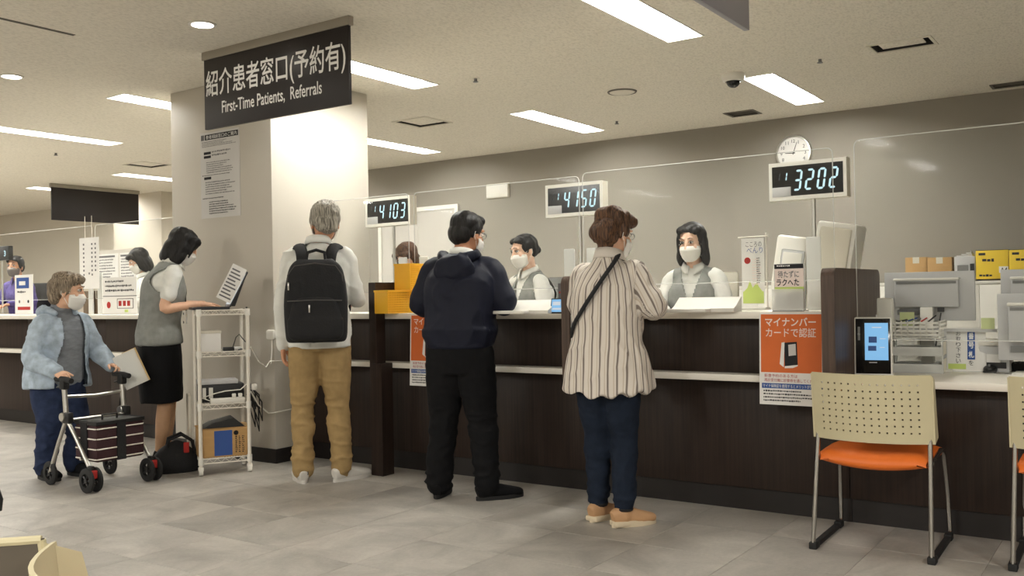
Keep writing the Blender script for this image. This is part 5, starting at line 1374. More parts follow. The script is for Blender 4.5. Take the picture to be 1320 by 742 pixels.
def trousers(root, p, m, r, name='trousers', seed=3, amp=.007, waist_e=.012, zend=None, flat=1):
    g = G(); w0 = p.waist
    g.loft([(p.hip+V3(0, 0, -.13), p.lat_h, p.hip_r[0]*.72+waist_e, p.hip_r[1]*.9+waist_e), (p.hip+V3(0, 0, -.04), p.lat_h, p.hip_r[0]+waist_e, p.hip_r[1]+waist_e), (p.hip+V3(0, 0, .05), p.lat_h, p.hip_r[0]*.97+waist_e, p.hip_r[1]+waist_e), (lerpV(p.hip, w0, .8), p.lat_h, p.waist_r[0]+waist_e, p.waist_r[1]+waist_e)], n=24)
    leg_geo(g, p, r, zend)
    kz = (p.R['kn'].z+p.L['kn'].z)/2
    def mk(c): return .45+.9*np.exp(-((c[:, 2]-kz+.03)/.10)**2)+1.1*np.exp(-((c[:, 2]-.13)/.10)**2)
    return garment(root, name, g, m, .0085, amp, (9, 9, 26), seed, mask=mk)
def shoe(root, an, toe, m, sole=None, L=.26, name='shoe', w=.046, h=.085, laces=None):
    t = V3(toe[0], toe[1], 0).normalized(); lat = V3(t.y, -t.x, 0); o = V3(an.x, an.y, 0)
    g = G()
    hb = o-t*.065
    def ringz(c, rx, rz): return c, rx, rz
    ctrl = [(hb+t*.0+V3(0, 0, .045), lat, w*.55, .035), (hb+t*.03+V3(0, 0, .052), lat, w*.8, .045), (hb+t*.09+V3(0, 0, .05), lat, w*.86, .045), (hb+t*(L*.55)+V3(0, 0, .042), lat, w*.98, .037), (hb+t*(L*.78)+V3(0, 0, .034), lat, w*1.02, .028), (hb+t*(L*.94)+V3(0, 0, .028), lat, w*.8, .022), (hb+t*L+V3(0, 0, .024), lat, w*.3, .012)]
    g.loft(ctrl, n=20, sub=3)
    g.chain([o+V3(0, 0, .05), o+V3(0, 0, h+.015)-t*.005], [.042, .04], n=14)
    me = remesh(g, .006, 3); c = get_co(me); c[:, 2] = np.maximum(c[:, 2], .008); set_co(me, c)
    s = link(name, me, m, root)
    # sole outline
    g = G(); poly = []
    for k in range(28):
        a = 2*PI*k/28; u = math.cos(a); v = math.sin(a)
        wl = w*(1.0+.12*u)*(1 if u > -.2 else .9)
        q = hb+t*(L*.5+L*.52*u)+lat*(wl*1.02*v); poly.append((q.x, q.y))
    g.prism(poly, 0, .022, 'Z'); obj('sole', g, sole or m, s, smooth=30)
    return s
def hair(root, p, m, blobs, voxel=.0055, amp=.006, scale=(55, 55, 9), seed=2, cutf='face', name='hair', line=.062):
    g = G()
    for b in blobs:
        if b[0] == 'e': g.ell(b[1], b[2], n=20, m=14, rot=b[3] if len(b) > 3 else None)
        else: g.chain(b[1], b[2], n=10)
    me = remesh(g, voxel, 3); c = get_co(me); n = get_no(me)
    ca = np.stack([np.arctan2(c[:, 0], c[:, 1]-.02)*.09, np.hypot(c[:, 0], c[:, 1])*.6, c[:, 2]], 1)
    d = (ridged(ca*np.array(scale), seed)-.5)*amp+(vnoise(c*28, seed+1)-.5)*amp*1.2
    set_co(me, c+n*d[:, None])
    c = get_co(me)
    if cutf == 'face': cut(me, ~((c[:, 1] > .028) & (c[:, 2] < line-6*c[:, 0]**2) & (np.abs(c[:, 0]) < .062)))
    me.transform(p.H); return link(name, me, m, root)
def mask(root, p, m='mask'):
    g = G(); rows = []; nu, nv = 18, 12
    prof = [(.099, -.006), (.108, -.016), (.115, -.026), (.117, -.034), (.1135, -.038), (.115, -.05), (.112, -.055), (.111, -.067), (.105, -.072), (.103, -.085), (.096, -.098), (.082, -.112), (.06, -.117)]
    for k, (y, z) in enumerate(prof):
        row = []
        for i in range(nu+1):
            u = -1+2*i/nu; a = u*1.28
            wd = (.066, .069, .071, .0715, .0715, .071, .070, .069, .067, .064, .059, .052, .042)[k]; x = wd*math.sin(a)/math.sin(1.28); t = 1-abs(u)
            yy = .026+(y-.026)*(math.cos(a)-math.cos(1.28))/(1-math.cos(1.28))
            zz = z*(1-.18*abs(u)**2)-.004*abs(u)+(-.012)*abs(u)**2*(1 if k < 3 else 0)
            row.append(g.b.verts.new((x, yy, zz)))
        rows.append(row)
    for a, b in zip(rows, rows[1:]):
        for i in range(nu): g.b.faces.new((a[i], a[i+1], b[i+1], b[i]))
    bmesh.ops.recalc_face_normals(g.b, faces=g.b.faces)
    me = bpy.data.meshes.new('face_mask'); g.b.to_mesh(me); g.b.free(); me = thicken(me, .0025); me.transform(p.H)
    o = link('face_mask', me, m, root)
    for sx in (-1, 1):
        g = G(); g.tube([(sx*.075, .03, -.008), (sx*.082, .0, .012), (sx*.086, -.022, .005), (sx*.084, -.022, -.02), (sx*.08, .0, -.045), (sx*.066, .028, -.09)], .0016, 5)
        obj('ear_loop', g.xf(p.H), m, o)
    return o
def eyes(root, p, closed=.5, brow='hair_black'):
    for sx in (-1, 1):
        e = obj('eye', G().ell((sx*.031, .0745, .016), (.0155, .0125, .0085 if closed < .8 else .003)).xf(p.H), 'eye_white', root)
        obj('iris', G().ell((sx*.031, .0835, .0145), (.0074, .005, .0072 if closed < .8 else .003)).xf(p.H), 'iris', e)
        obj('lash', G().tube([(sx*.0155, .084, .017), (sx*.025, .0885, .0245), (sx*.034, .0875, .0248), (sx*.047, .078, .018)], .0022, 6).xf(p.H), 'iris', e)
        obj('eyebrow', G().tube([(sx*.015, .0915, .041), (sx*.03, .090, .046), (sx*.048, .076, .041)], [.0022, .003, .0014], 6).xf(p.H), brow, root)
def glasses(root, p, m='black_plastic'):
    g = G()
    for sx in (-1, 1):
        g.tube([(sx*.032+.022*math.cos(a), .101-.006*abs(math.cos(a)), .014+.017*math.sin(a)) for a in [2*PI*k/14 for k in range(14)]], .0013, 5, closed=True)
        g.tube([(sx*.054, .096, .01), (sx*.078, .06, .012), (sx*.085, -.01, .012), (sx*.085, -.025, .0)], .0015, 5)
    g.tube([(-.01, .103, .01), (0, .106, .013), (.01, .103, .01)], .0013, 5)
    return obj('glasses', g.xf(p.H), m, root)
def collar(root, p, m, r=.066, h=.035, name='collar', tilt=.02):
    """folded shirt collar: band plus two points at the front"""
    g = G(); n = 28; rows = []
    c = p.neck+V3(0, .012, .012)
    for (dr, dz) in ((0, 0), (-.004, h), (.006, h+.004), (.016, h*.2), (.02, -.008)):
        row = []
        for k in range(n+1):
            a = PI/2+.22+(2*PI-.44)*k/n
            fr = max(0, math.sin(a))**3
            row.append(g.b.verts.new(c+V3((r+dr)*math.cos(a)*1.02, (r+dr)*math.sin(a), dz-tilt*math.sin(a)-(.035*fr if dr > .01 else .012*fr))))
        rows.append(row)
    for a, b in zip(rows, rows[1:]):
        for k in range(n): g.b.faces.new((a[k], a[k+1], b[k+1], b[k]))
    bmesh.ops.recalc_face_normals(g.b, faces=g.b.faces)
    me = bpy.data.meshes.new(name); g.b.to_mesh(me); g.b.free(); me = thicken(me, .002)
    return link(name, me, m, root)
def person(label, loc, deg, group=None): return thing('person', label, 'person', loc, math.radians(deg), group)
SHORT = [('e', (0, -.022, .045), (.085, .102, .086)), ('e', (0, -.06, -.01), (.074, .062, .07)), ('e', (.068, -.01, .02), (.022, .04, .05)), ('e', (-.068, -.01, .02), (.022, .04, .05))]
BOB = [('e', (0, -.022, .045), (.09, .104, .088)), ('e', (0, -.05, -.05), (.085, .07, .1)), ('e', (.074, -.012, -.04), (.026, .05, .1)), ('e', (-.074, -.012, -.04), (.026, .05, .1)), ('e', (.035, .06, .07), (.05, .04, .03)), ('e', (-.035, .06, .07), (.05, .04, .03))]
# ------------------------------------------------------------------ the man with the backpack
r = person('grey-haired man in white shirt and khaki trousers wearing the black backpack', (-4.35, 4.14, 0), 42)
p = Pose(hip=V3(0, 0, .95), waist=V3(0, 0, 1.10), chest=V3(0, .0, 1.31), neck=V3(0, .0, 1.475), head=V3(.04, .045, 1.635), sw=.165, face=(14, -4, 0), hip_r=(.168, .12), waist_r=(.155, .115), chest_r=(.178, .12), limb=1.04, hs=1.06)
set_limbs(p, A((.235, -.0, 1.15), (.21, .25, 1.12), (-.15, 1, .0), (0, 0, 1)), A((-.225, -.02, 1.11), (-.235, .06, .855), (.02, .1, -1), (-1, 0, 0), .5),
          {'R': ((.10, .02, .48), (.125, -.02, .085), (.75, .65, 0)), 'L': ((-.11, .02, .48), (-.12, -.01, .085), (-.25, 1, 0))})
make_body(r, p, 'skin_tan')
g = G(); g.loft(torso_ctrl(p, .026, hem=[(V3(0, 0, .845), .195, .145), (V3(0, 0, .95), .198, .148)]), n=30); sleeves_geo(g, p, (.062, .058, .052, .048, .038))
garment(r, 'shirt', g, 'shirt_white', .008, .010, (12, 12, 8), 11)
collar(r, p, 'shirt_white', .068, .035)
trousers(r, p, 'khaki', (.105, .105, .088, .076, .07, .062), seed=21, amp=.012)
shoe(r, p.R['an'], p.R['toe'], 'shoe_white', 'shoe_white', .285, 'sneaker'); sh = shoe(r, p.L['an'], p.L['toe'], 'shoe_white', 'shoe_white', .285, 'sneaker')
obj('heel_mark', G().box(-.03, .03, -.006, .004, 0, .05, .003).xf(Matrix.Translation(p.L['an']+V3(.012, -.056, -.03))), 'grey_mark', sh)
hair(r, p, 'hair_grey', SHORT+[('e', (0, .03, .09), (.07, .06, .035)), ('e', (0, -.075, -.045), (.062, .04, .035))], amp=.009)
glasses(r, p); mask(r, p); eyes(r, p)
b = thing('backpack', 'black backpack on the back of the white-shirted man', 'backpack', r.location, r.rotation_euler.z)
def packet(x0, x1, z0, z1, y0, y1, rad=.045, nz=6):
    g = G(); cx = (x0+x1)/2; hw = (x1-x0)/2
    ctrl = [(V3(cx, (y0+y1)/2, z0), V3(1, 0, 0), hw*.80, (y1-y0)*.36), (V3(cx, (y0+y1)/2, z0+.03), V3(1, 0, 0), hw*.97, (y1-y0)*.5), (V3(cx, (y0+y1)/2, z0+(z1-z0)*.45), V3(1, 0, 0), hw, (y1-y0)*.5), (V3(cx, (y0+y1)/2, z1-.12), V3(1, 0, 0), hw*.93, (y1-y0)*.46), (V3(cx, (y0+y1)/2, z1-.04), V3(1, 0, 0), hw*.80, (y1-y0)*.36), (V3(cx, (y0+y1)/2, z1), V3(1, 0, 0), hw*.55, (y1-y0)*.2)]
    g.loft(ctrl, n=32, sub=4, pw=4.5); return g
me = remesh(packet(-.185, .185, .885, 1.385, -.325, -.155), .008, 3); wrinkle(me, .004, (10, 10, 8), 4); link('main_bag', me, 'black_fabric', b)
me = remesh(packet(-.165, .165, .90, 1.16, -.36, -.25), .008, 3); link('front_pocket', me, 'black_fabric', b)
obj('zipper', G().tube([(-.165, -.29, 1.2), (-.16, -.30, 1.29), (-.12, -.295, 1.345), (0, -.30, 1.36), (.12, -.295, 1.345), (.16, -.30, 1.29), (.165, -.29, 1.2)], .004, 6), 'grey_cable', b)
for x, z in ((-.155, 1.235), (-.03, 1.10)): obj('zip_pull', G().box(x-.005, x+.005, -.372 if z < 1.2 else -.318, -.362 if z < 1.2 else -.305, z-.035, z+.012, .002), 'chrome', b)
obj('zipper', G().tube([(-.16, -.352, 1.135), (0, -.362, 1.14), (.16, -.352, 1.135)], .004, 6), 'grey_cable', b)
for s in (-1, 1): obj('shoulder_strap', G().chain([(s*.08, -.2, 1.34), (s*.09, -.155, 1.43), (s*.115, -.05, 1.475), (s*.135, .08, 1.425), (s*.15, .145, 1.28), (s*.17, .11, 1.08)], [.034, .036, .038, .038, .034, .026], n=10, flat=.5, up=(0, -1, .3)), 'black_fabric', b)
obj('carry_handle', G().tube([(-.06, -.22, 1.37), (-.05, -.19, 1.43), (0, -.18, 1.445), (.05, -.19, 1.43), (.06, -.22, 1.37)], .010, 8), 'black_fabric', b)
# ------------------------------------------------------------------ the man in the navy jacket
r = person('dark-haired man in navy hooded jacket and black trousers leaning on the counter', (-3.275, 4.2, 0), 20)
p = Pose(hip=V3(0, -.02, .84), waist=V3(0, -.01, .98), chest=V3(0, .015, 1.18), neck=V3(.0, .045, 1.36), head=V3(.02, .11, 1.505), sw=.165, face=(-30, -14, 0), hip_r=(.165, .12), waist_r=(.15, .115), chest_r=(.172, .122), limb=.98, hs=1.02)
set_limbs(p, A((.255, .03, 1.10), (.15, .27, 1.105), (-.5, .8, 0), (0, 0, 1)), A((-.245, .04, 1.10), (-.11, .27, 1.105), (.5, .8, 0), (0, 0, 1)),
          {'R': ((.115, .02, .45), (.15, -.02, .085), (.78, .62, 0)), 'L': ((-.115, .02, .45), (-.145, -.0, .085), (-.1, 1, 0))})
make_body(r, p, 'skin_tan')
g = G(); g.loft(torso_ctrl(p, .04, hem=[(V3(0, -.015, .862), .178, .138), (V3(0, -.015, .885), .192, .15), (V3(0, -.01, .96), .213, .168)]), n=30); sleeves_geo(g, p, (.074, .07, .066, .056, .044))
garment(r, 'jacket', g, 'navy', .0085, .012, (9, 9, 8), 31)
obj('hem_band', G().loft([(V3(0, -.015, .852), V3(1, 0, 0), .176, .136), (V3(0, -.015, .862), V3(1, 0, 0), .186, .146), (V3(0, -.015, .885), V3(1, 0, 0), .188, .147)], n=32), 'navy', r, smooth=60)
g = G(); g.chain([(-.08, .10, 1.375), (-.095, .03, 1.385), (-.08, -.04, 1.37), (0, -.085, 1.35), (.08, -.04, 1.37), (.095, .03, 1.385), (.08, .10, 1.375)], [.016, .026, .032, .036, .032, .026, .016], n=14)
g.ell((0, -.098, 1.295), (.125, .04, .09)); g.ell((0, -.075, 1.25), (.09, .04, .09)); garment(r, 'hood', g, 'navy', .007, .010, (16, 16, 12), 33)
collar(r, p, 'shirt_white', .062, .03)
trousers(r, p, 'black_cloth', (.112, .112, .094, .084, .08, .073), seed=22, amp=.010)
for a in (p.R, p.L): shoe(r, a['an'], a['toe'], 'black_cloth', 'black_rubber', .28)
hair(r, p, 'hair_black', SHORT+[('e', (0, .035, .085), (.068, .05, .035))], amp=.006)
glasses(r, p); mask(r, p); eyes(r, p)
# ------------------------------------------------------------------ the woman in the striped shirt
r = person('brown-haired woman in a long striped shirt and jeans at the counter', (-2.275, 4.11, 0), 6)
p = Pose(hip=V3(0, -.01, .80), waist=V3(0, .0, .94), chest=V3(0, .02, 1.13), neck=V3(0, .035, 1.305), head=V3(.015, .085, 1.445), sw=.142, hw=.075, face=(-22, -14, 0), hip_r=(.16, .118), waist_r=(.14, .108), chest_r=(.155, .118), up_r=(.135, .088), limb=.92, hs=.97)
set_limbs(p, A((.235, .03, 1.075), (.16, .25, 1.105), (-.4, .9, 0), (0, 0, 1)), A((-.17, .06, 1.08), (-.07, .27, 1.105), (.5, .8, 0), (0, 0, 1)),
          {'R': ((.065, .03, .43), (.085, -.03, .085), (.62, .78, 0)), 'L': ((-.075, .03, .43), (-.075, .03, .085), (.3, .95, 0))})
make_body(r, p, 'skin')
g = G(); g.loft(torso_ctrl(p, .03, hem=[(V3(0, -.0, .655), .232, .178), (V3(0, .0, .72), .225, .172), (V3(0, .0, .84), .205, .158)]), n=32); sleeves_geo(g, p, (.066, .064, .064, .058, .048))
o = garment(r, 'striped_shirt', g, 'striped', .0075, .011, (11, 11, 7), 41)
me = o.data; c = get_co(me)
# hem is higher at the sides, as a shirt tail
side = np.clip(np.abs(c[:, 0])/.22, 0, 1); low = np.clip((.80-c[:, 2])/.14, 0, 1); c[:, 2] += low*(.03*side-.015)+low*.01*np.sin(c[:, 0]*55+c[:, 1]*40); set_co(me, c)
def seg_d(c, a, b):
    a, b = np.array(a), np.array(b); ab = b-a; t = np.clip(((c-a)@ab)/(ab@ab), 0, 1); return np.linalg.norm(c-(a+t[:, None]*ab), axis=1)
tor = np.sign(c[:, 0])*(np.abs(c[:, 0])+.85*np.maximum(0, c[:, 1]-p.chest.y+.13-.0*c[:, 0]))
tor = np.where(c[:, 1] > .02, np.sign(c[:, 0])*(.32-np.abs(c[:, 0])), tor)
val = tor.copy()
for a in (p.R, p.L):
    sh, el, wr = np.array(a['sh']), np.array(a['el']), np.array(a['wr'])
    d = np.minimum(seg_d(c, sh, el), seg_d(c, el, wr)); tf = ((c-el)@(wr-el))/((wr-el)@(wr-el)); sel = (d < .092) & ((np.abs(c[:, 0]) > .165) | (c[:, 1] > .17)) & (c[:, 2] > .98)
    ax = (wr-sh)/np.linalg.norm(wr-sh); up = np.array([0, 0, 1.0]); q = np.cross(ax, up); q /= np.linalg.norm(q); q2 = np.cross(q, ax)
    rel = c-el
    for ax, on in (((el-sh), sel & (tf < .12)), ((wr-el), sel & (tf >= .12))):
        ax = ax/np.linalg.norm(ax); q = np.cross(ax, np.array([0.3, 1.0, 0.2])) if ax[2] < -.5 else np.cross(ax, up); q /= np.linalg.norm(q); q2 = np.cross(q, ax)
        val = np.where(on, np.arctan2(rel@q, rel@q2)*.066, val)
at = me.attributes.new('stripe', 'FLOAT', 'POINT'); at.data.foreach_set('value', val.astype(np.float32))
collar(r, p, 'striped', .062, .038)
trousers(r, p, 'jean_dark', (.098, .096, .08, .07, .064, .054), seed=23, amp=.009, waist_e=.006, zend=.93)
for a in (p.R, p.L):
    s = shoe(r, a['an'], a['toe'], 'shoe_tan', 'shoe_cream', .24, 'shoe', .042, .05)
    t = a['toe'].normalized(); o = V3(a['an'].x, a['an'].y, 0)
    obj('wedge_heel', G().box(-.038, .038, -.065, .09, .004, .032, .008).xf(Matrix.Translation(o) @ Matrix.Rotation(math.atan2(-t.x, t.y), 4, 'Z')), 'shoe_cream', s)
    obj('ankle_strap', G().tube([o+V3(.04*math.cos(k*PI/8), .04*math.sin(k*PI/8), .085) for k in range(16)], .007, 6, closed=True), 'black_fabric', s)
hair(r, p, 'hair_brown', SHORT+[('e', (0, -.03, .085), (.088, .095, .055)), ('e', (0, -.08, .0), (.082, .055, .075)), ('e', (0, .05, .08), (.075, .05, .04)), ('e', (0, -.06, -.06), (.05, .035, .05))], amp=.016, scale=(45, 45, 10))
glasses(r, p); mask(r, p); eyes(r, p)
b = thing('shoulder_bag', 'black crossbody bag strap over the striped shirt', 'bag', r.location, r.rotation_euler.z)
obj('strap', G().chain([(.055, .03, 1.345), (.075, -.055, 1.31), (.02, -.128, 1.20), (-.07, -.140, 1.07), (-.15, -.09, .97), (-.178, .0, .89), (-.16, .12, .85)], [.016]*7, n=8, flat=.35, up=(.2, -1, .2)), 'black_fabric', b)
obj('strap', G().chain([(.055, .03, 1.345), (.055, .13, 1.25), (.0, .19, 1.10), (-.1, .2, .95), (-.16, .17, .86)], [.016]*5, n=8, flat=.35, up=(0, 1, .2)), 'black_fabric', b)
bx('pouch', -.25, -.06, .165, .225, .70, .86, 'black_fabric', b, .015)
# ------------------------------------------------------------------ the nurse at the cart
r = person('nurse in grey vest and black skirt typing on the laptop', (-5.70, 3.955, 0), -33)
p = Pose(hip=V3(0, -.03, .90), waist=V3(0, -.02, 1.05), chest=V3(0, .01, 1.24), neck=V3(0, .055, 1.405), head=V3(0, .135, 1.53), sw=.14, hw=.075, face=(-4, -30, 0), hip_r=(.162, .12), waist_r=(.128, .102), chest_r=(.148, .118), up_r=(.13, .085), limb=.93, hs=.98)
set_limbs(p, A((.195, -.0, 1.10), (.115, .235, 1.125), (-.25, .95, -.12), (0.1, .1, 1), .32, .16), A((-.2, .04, 1.12), (-.03, .27, 1.125), (.1, .95, -.12), (-.1, .1, 1), .32, .16),
          {'R': ((.075, .0, .47), (.08, -.04, .085), (.1, 1, 0)), 'L': ((-.075, .03, .47), (-.08, .0, .085), (-.1, 1, 0))})
make_body(r, p, 'skin')
g = G(); leg_geo(g, p, (.07, .07, .056, .051, .05, .034)); garment(r, 'stockings', g, 'skin_leg', .007, 0)
g = G(); g.loft(torso_ctrl(p, .014), n=28); sleeves_geo(g, p, (.058, .056, .056), .62)
garment(r, 'blouse', g, 'shirt_white', .0075, .006, (13, 13, 10), 51)
collar(r, p, 'shirt_white', .06, .034)
g = G(); g.loft(torso_ctrl(p, .03, hem=[(V3(0, -.03, .855), .196, .152), (V3(0, -.03, .94), .19, .148)]), n=30)
for s, a in ((1, p.R), (-1, p.L)): g.chain([lerpV(p.neck, a['sh'], .3)+V3(0, 0, -.02), lerpV(p.neck, a['sh'], .86)+V3(0, 0, .0)], [.05, .052], n=14)
def vneck(c):
    v = (c[:, 1] > p.neck.y-.0) & (np.abs(c[:, 0]) < np.maximum(0, (c[:, 2]-1.13)*.36)) & (c[:, 2] > 1.13)
    topc = (c[:, 2] > 1.405) & (np.hypot(c[:, 0], c[:, 1]-p.neck.y) < .075)
    arm = (np.abs(c[:, 0]) > .125+np.maximum(0, 1.30-c[:, 2])*.55) & (c[:, 2] > 1.18)
    return ~(v | topc | arm)
garment(r, 'vest', g, 'vest_grey', .007, .006, (10, 10, 8), 52, cutf=vneck, thick=.004)
for z in (1.0, 1.06): obj('button', G().lathe([(.001, 0), (.009, 0), (.008, .005), (.001, .006)], axis='Y', n=12).xf(Matrix.Translation((.035, .128, z))), 'black_plastic', r)
g = G(); g.loft([(V3(0, -.02, .455), V3(1, 0, 0), .182, .14), (V3(0, -.025, .60), V3(1, 0, 0), .192, .150), (V3(0, -.03, .80), V3(1, 0, 0), .186, .145), (V3(0, -.03, .95), V3(1, 0, 0), .165, .128)], n=28)
garment(r, 'skirt', g, 'black_cloth', .0085, .005, (8, 8, 4), 53)
for a in (p.R, p.L): shoe(r, a['an'], a['toe'], 'black_cloth', 'black_rubber', .24, w=.042)
hair(r, p, 'hair_black', BOB+[('e', (.045, .055, .05), (.035, .035, .05)), ('e', (-.045, .055, .05), (.035, .035, .05)), ('e', (0, -.05, -.1), (.085, .06, .07)), ('e', (.078, .015, -.05), (.024, .045, .09)), ('e', (-.078, .015, -.05), (.024, .045, .09)), ('c', [(.06, .06, .06), (.072, .07, .0), (.066, .075, -.05)], [.02, .014, .006])], amp=.008, scale=(60, 60, 5), line=.04)
mask(r, p); eyes(r, p, .9)
lan = [(-.05, .03, 1.45), (-.045, .11, 1.36), (-.02, .145, 1.22), (.0, .15, 1.08), (.02, .145, 1.22), (.045, .11, 1.36), (.05, .03, 1.45)]
obj('lanyard', G().tube(lan, .004, 6), 'black_plastic', r); obj('id_card', G().box(-.03, .03, .15, .154, .99, 1.08, .002), 'paper', r)
# ------------------------------------------------------------------ the old woman with the walker
r = person('stooped old woman in light blue jacket pushing the walker', (-6.0, 3.37, 0), -84)
p = Pose(hip=V3(0, -.03, .66), waist=V3(0, -.02, .79), chest=V3(.01, .015, .95), neck=V3(.03, .06, 1.085), head=V3(.025, .135, 1.225), sw=.14, hw=.08, face=(42, -8, 0), hip_r=(.16, .125), waist_r=(.155, .125), chest_r=(.16, .128), up_r=(.14, .095), limb=.9, hs=.98)
set_limbs(p, A((.225, .04, .80), (.195, .235, .715), (0, 1, -.25), (.35, .2, 1), .85, .05), A((-.215, .09, .83), (-.215, .235, .73), (0, 1, -.15), (-.35, .2, 1), .85, .05),
          {'R': ((.09, .02, .36), (.085, -.05, .08), (.15, 1, 0)), 'L': ((-.09, .05, .36), (-.085, .03, .08), (-.1, 1, 0))})
make_body(r, p, 'skin')
g = G(); g.loft(torso_ctrl(p, .016), n=28); sleeves_geo(g, p, (.054, .052, .048), .6); g.chain([p.neck+V3(0, -.01, -.02), p.neck+V3(0, .02, .05)], [.068, .066], n=18); garment(r, 'turtleneck', g, 'knit_grey', .0075, .006, (10, 10, 22), 61)
g = G(); g.loft(torso_ctrl(p, .03, hem=[(V3(0, -.02, .60), .205, .17), (V3(0, -.02, .66), .2, .165)]), n=32); sleeves_geo(g, p, (.062, .06, .058, .054, .044))
def open_front(c):
    f = (c[:, 1] > p.waist.y+.06) & (np.abs(c[:, 0]+.0) < .07+.05*np.clip((.95-c[:, 2])/.3, 0, 1)) & (c[:, 2] < 1.12) & (c[:, 1] > -.05)
    n = (np.linalg.norm(c-np.array(p.neck+V3(0, .03, .03)), axis=1) < .085)
    return ~(f | n)
garment(r, 'jacket', g, 'lightblue', .008, .010, (11, 11, 9), 62, cutf=open_front, thick=.006)
g = G(); g.chain([(-.045, .11, 1.085), (-.06, .04, 1.105), (-.04, -.03, 1.095), (.03, -.065, 1.08), (.1, -.03, 1.095), (.12, .04, 1.105), (.105, .11, 1.085)], [.02, .03, .034, .036, .034, .03, .02], n=12); g.ell((.03, -.07, 1.03), (.09, .035, .07), rot=Matrix.Rotation(-.5, 3, 'X'))
garment(r, 'hood', g, 'lightblue', .007, .008, (16, 16, 12), 63)
trousers(r, p, 'jean', (.098, .096, .084, .074, .07, .062), seed=24, amp=.010, waist_e=.008)
for a in (p.R, p.L): shoe(r, a['an'], a['toe'], 'black_cloth', 'black_rubber', .25)
hair(r, p, 'hair_greybrown', SHORT+[('e', (0, .04, .085), (.07, .055, .04)), ('e', (0, -.06, .03), (.082, .07, .075)), ('e', (0, -.065, -.05), (.06, .045, .05))], amp=.012, scale=(45, 45, 10))
mask(r, p); eyes(r, p, .5, 'hair_greybrown')
# folder held against the far grip
b = thing('paper_folder', 'clear folder with brown papers held in the old woman\'s far hand', 'folder', (-5.645, 3.66, .70), math.radians(52))
Tf = Matrix.Rotation(math.radians(-24), 4, 'Y') @ Matrix.Rotation(math.radians(-15), 4, 'X')
M['kraft'] = mat('kraft_paper', rgb(184, 158, 112), .8, var=.03)
obj('clear_cover', G().box(-.075, .075, -.004, -.003, -.12, .12).xf(Tf), 'tray_clear', b); obj('sheet', G().box(-.072, .055, -.002, 0, -.115, .115).xf(Tf), 'paper_grey', b); obj('envelope', G().box(-.01, .085, .001, .004, -.118, .125).xf(Tf), 'kraft', b)
# ------------------------------------------------------------------ clerks behind the counters
def clerk(label, loc, deg, face, skin, hairm, blobs, top, vest, maskm='mask', lean=.06, twist=0, arms=None, long=True, dz=0, eyec=.5, hscale=(60, 60, 5), seed=71, hs=.96):
    r = person(label, loc, deg)
    z = dz
    p = Pose(hip=V3(0, -.02, .76+z), waist=V3(0, 0, .90+z), chest=V3(0, lean*.5, 1.08+z), neck=V3(0, lean, 1.255+z), head=V3(0, lean+.05, 1.415+z), sw=.14, hw=.075, face=face, hip_r=(.165, .125), waist_r=(.132, .105), chest_r=(.15, .118), up_r=(.132, .086), limb=.92, hs=hs)
    ar = arms or (A((.22, .10, 1.0+z), (.12, .30, .985+z), (-.3, .9, -.1), (0, 0, 1), .35, .15), A((-.22, .10, 1.0+z), (-.1, .30, .985+z), (.3, .9, -.1), (0, 0, 1), .35, .15))
    set_limbs(p, ar[0], ar[1], {'R': ((.09, .36, .74+z), (.09, .30, .37+z), (0, 1, 0)), 'L': ((-.09, .36, .74+z), (-.09, .30, .37+z), (0, 1, 0))})
    make_body(r, p, skin)
    g = G(); g.loft(torso_ctrl(p, .016), n=26); sleeves_geo(g, p, (.058, .054, .05, .046, .037), 1.0 if long else .6)
    garment(r, 'blouse', g, top, .008, .007, (13, 13, 10), seed)
    collar(r, p, top, .058, .026)
    if vest:
        g = G(); g.loft(torso_ctrl(p, .032), n=28)
        for a in (p.R, p.L): g.chain([lerpV(p.neck, a['sh'], .3)+V3(0, 0, -.02), lerpV(p.neck, a['sh'], .86)], [.05, .052], n=14)
        nz = p.neck.z
        def vn(c):
            v = (c[:, 1] > p.neck.y) & (np.abs(c[:, 0]) < np.maximum(0, (c[:, 2]-nz+.24)*.30)) & (c[:, 2] > nz-.24)
            tc = (c[:, 2] > nz-.0) & (np.hypot(c[:, 0], c[:, 1]-p.neck.y) < .075)
            am = (np.abs(c[:, 0]) > .125+np.maximum(0, nz-.10-c[:, 2])*.55) & (c[:, 2] > nz-.22)
            return ~(v | tc | am)
        garment(r, 'vest', g, 'vest_grey', .007, .005, (10, 10, 8), seed+1, cutf=vn, thick=.004)
    g = G(); g.loft([(p.hip+V3(0, 0, -.1), p.lat_h, .15, .12), (p.hip, p.lat_h, .178, .138), (p.hip+V3(0, 0, .09), p.lat_h, .16, .125)], n=24); leg_geo(g, p, (.095, .09, .075, .066, .062, .055))
    garment(r, 'trousers', g, 'black_cloth', .01, .004, (9, 9, 9), seed+2)
    for a in (p.R, p.L):
        s = shoe(r, V3(a['an'].x, a['an'].y, 0), a['toe'], 'black_cloth', 'black_rubber', .24)
        zs = a['an'].z-.085; s.location.z = zs
    hair(r, p, hairm, blobs, amp=.006, scale=hscale, seed=seed, line=.078)
    if maskm: mask(r, p, maskm)
    eyes(r, p, eyec)
    return r, p
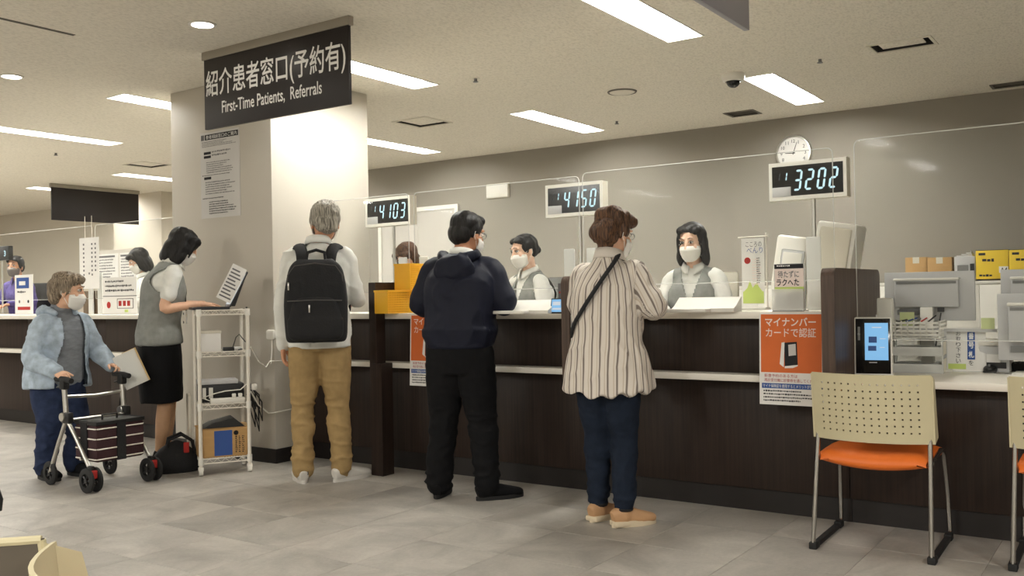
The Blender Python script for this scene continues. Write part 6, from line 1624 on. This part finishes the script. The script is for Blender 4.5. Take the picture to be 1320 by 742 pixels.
def stool(label, x, y, deg, z, back=True, m='offwhite'):
    r = thing('office_chair', label, 'chair', (x, y, 0), math.radians(deg))
    bx('seat', -.2, .2, -.2, .2, z-.055, z, 'midgrey', r, .02)
    obj('column', G().cyl((0, 0, .06), (0, 0, z-.05), .025), 'chrome', r)
    obj('foot_ring', G().tube([(.2*math.cos(a), .2*math.sin(a), .24) for a in [k*PI/10 for k in range(20)]], .01, 8, closed=True), 'chrome', r)
    for k in range(5):
        a = k*2*PI/5; obj('leg', G().tube([(0, 0, .08), (.26*math.cos(a), .26*math.sin(a), .05)], [.022, .014], 8), 'black_plastic', r); obj('caster', G().ell((.26*math.cos(a), .26*math.sin(a), .026), (.024, .024, .026)), 'black_rubber', r)
    if back:
        obj('backrest', G().box(-.19, .19, -.245, -.215, z+.14, z+.56, .02), m, r); obj('back_post', G().tube([(0, -.12, z-.04), (0, -.235, z-.02), (0, -.25, z+.3)], .014, 8), 'black_plastic', r)
    return r
TIED = [('e', (0, -.024, .04), (.083, .102, .084)), ('e', (0, -.06, .0), (.072, .06, .07)), ('e', (.066, .0, .03), (.022, .045, .045)), ('e', (-.066, .0, .03), (.022, .045, .045)), ('e', (0, -.115, -.02), (.035, .03, .035)), ('e', (.03, .03, .085), (.045, .04, .026)), ('e', (-.03, .03, .085), (.045, .04, .026))]
LONG = [('e', (0, -.026, .045), (.092, .1, .087)), ('e', (0, -.05, -.05), (.09, .07, .1)), ('e', (.084, -.012, -.03), (.022, .045, .10)), ('e', (-.084, -.012, -.03), (.022, .045, .10)), ('e', (.09, .0, -.1), (.024, .038, .06)), ('e', (-.09, .0, -.1), (.024, .038, .06)), ('e', (0, -.055, -.13), (.07, .045, .06)), ('e', (.045, .03, .085), (.035, .04, .03)), ('e', (-.045, .03, .085), (.035, .04, .03))]
r, p = clerk('masked clerk with long dark hair and grey vest at right window', (-2.44, 5.62, 0), 186, (-6, -14, 0), 'skin_pale', 'hair_black', LONG, 'shirt_white', True, dz=.045, eyec=.5, seed=72)
obj('name_badge', G().box(-.075, -.02, .165, .169, 1.02, 1.05, .001), 'paper', r); obj('badge_print', G().box(-.073, -.022, .1695, .170, 1.034, 1.048), 'ink_blue', r)
obj('flower_badge', G().lathe([(.001, 0), (.022, 0), (.02, .006), (.001, .008)], axis='Y', n=14).xf(Matrix.Translation((-.085, .160, 1.085))), 'ink_red', r)
stool('white-backed office chair of the long-haired clerk', -2.44, 5.66, 186, .715)
r, p = clerk('masked clerk with tied-back hair and grey vest behind the middle window', (-3.68, 5.62, 0), 160, (-4, -16, 0), 'skin_pale', 'hair_black', TIED, 'shirt_white', True, dz=.045, seed=75)
stool('grey office chair of the clerk with tied-back hair', -3.68, 5.66, 160, .715, m='midgrey')
r, p = clerk('brown-haired clerk bowed behind the yellow baskets', (-4.83, 5.62, 0), 190, (0, -35, 0), 'skin', 'hair_brown', BOB, 'shirt_white', True, dz=.03, seed=78)
stool('grey office chair behind the yellow baskets', -4.83, 5.66, 190, .70, m='midgrey')
r, p = clerk('masked clerk in a purple top at the far left counter', (-10.75, 5.62, 0), 200, (10, -4, 0), 'skin_tan', 'hair_black', SHORT+[('e', (0, .05, .07), (.07, .045, .045))], 'purple', False, 'mask_grey', dz=.16, seed=81)
stool('black-backed office chair of the clerk in purple', -10.75, 5.66, 200, .83, m='black_plastic')
r, p = clerk('clerk with black bob bending behind the counter beside the nurse', (-8.27, 5.6, 0), 150, (0, -28, 0), 'skin_pale', 'hair_black', BOB, 'shirt_white', False, dz=.14, seed=84)
stool('grey office chair of the clerk with the black bob', -8.27, 5.66, 150, .81, m='midgrey')
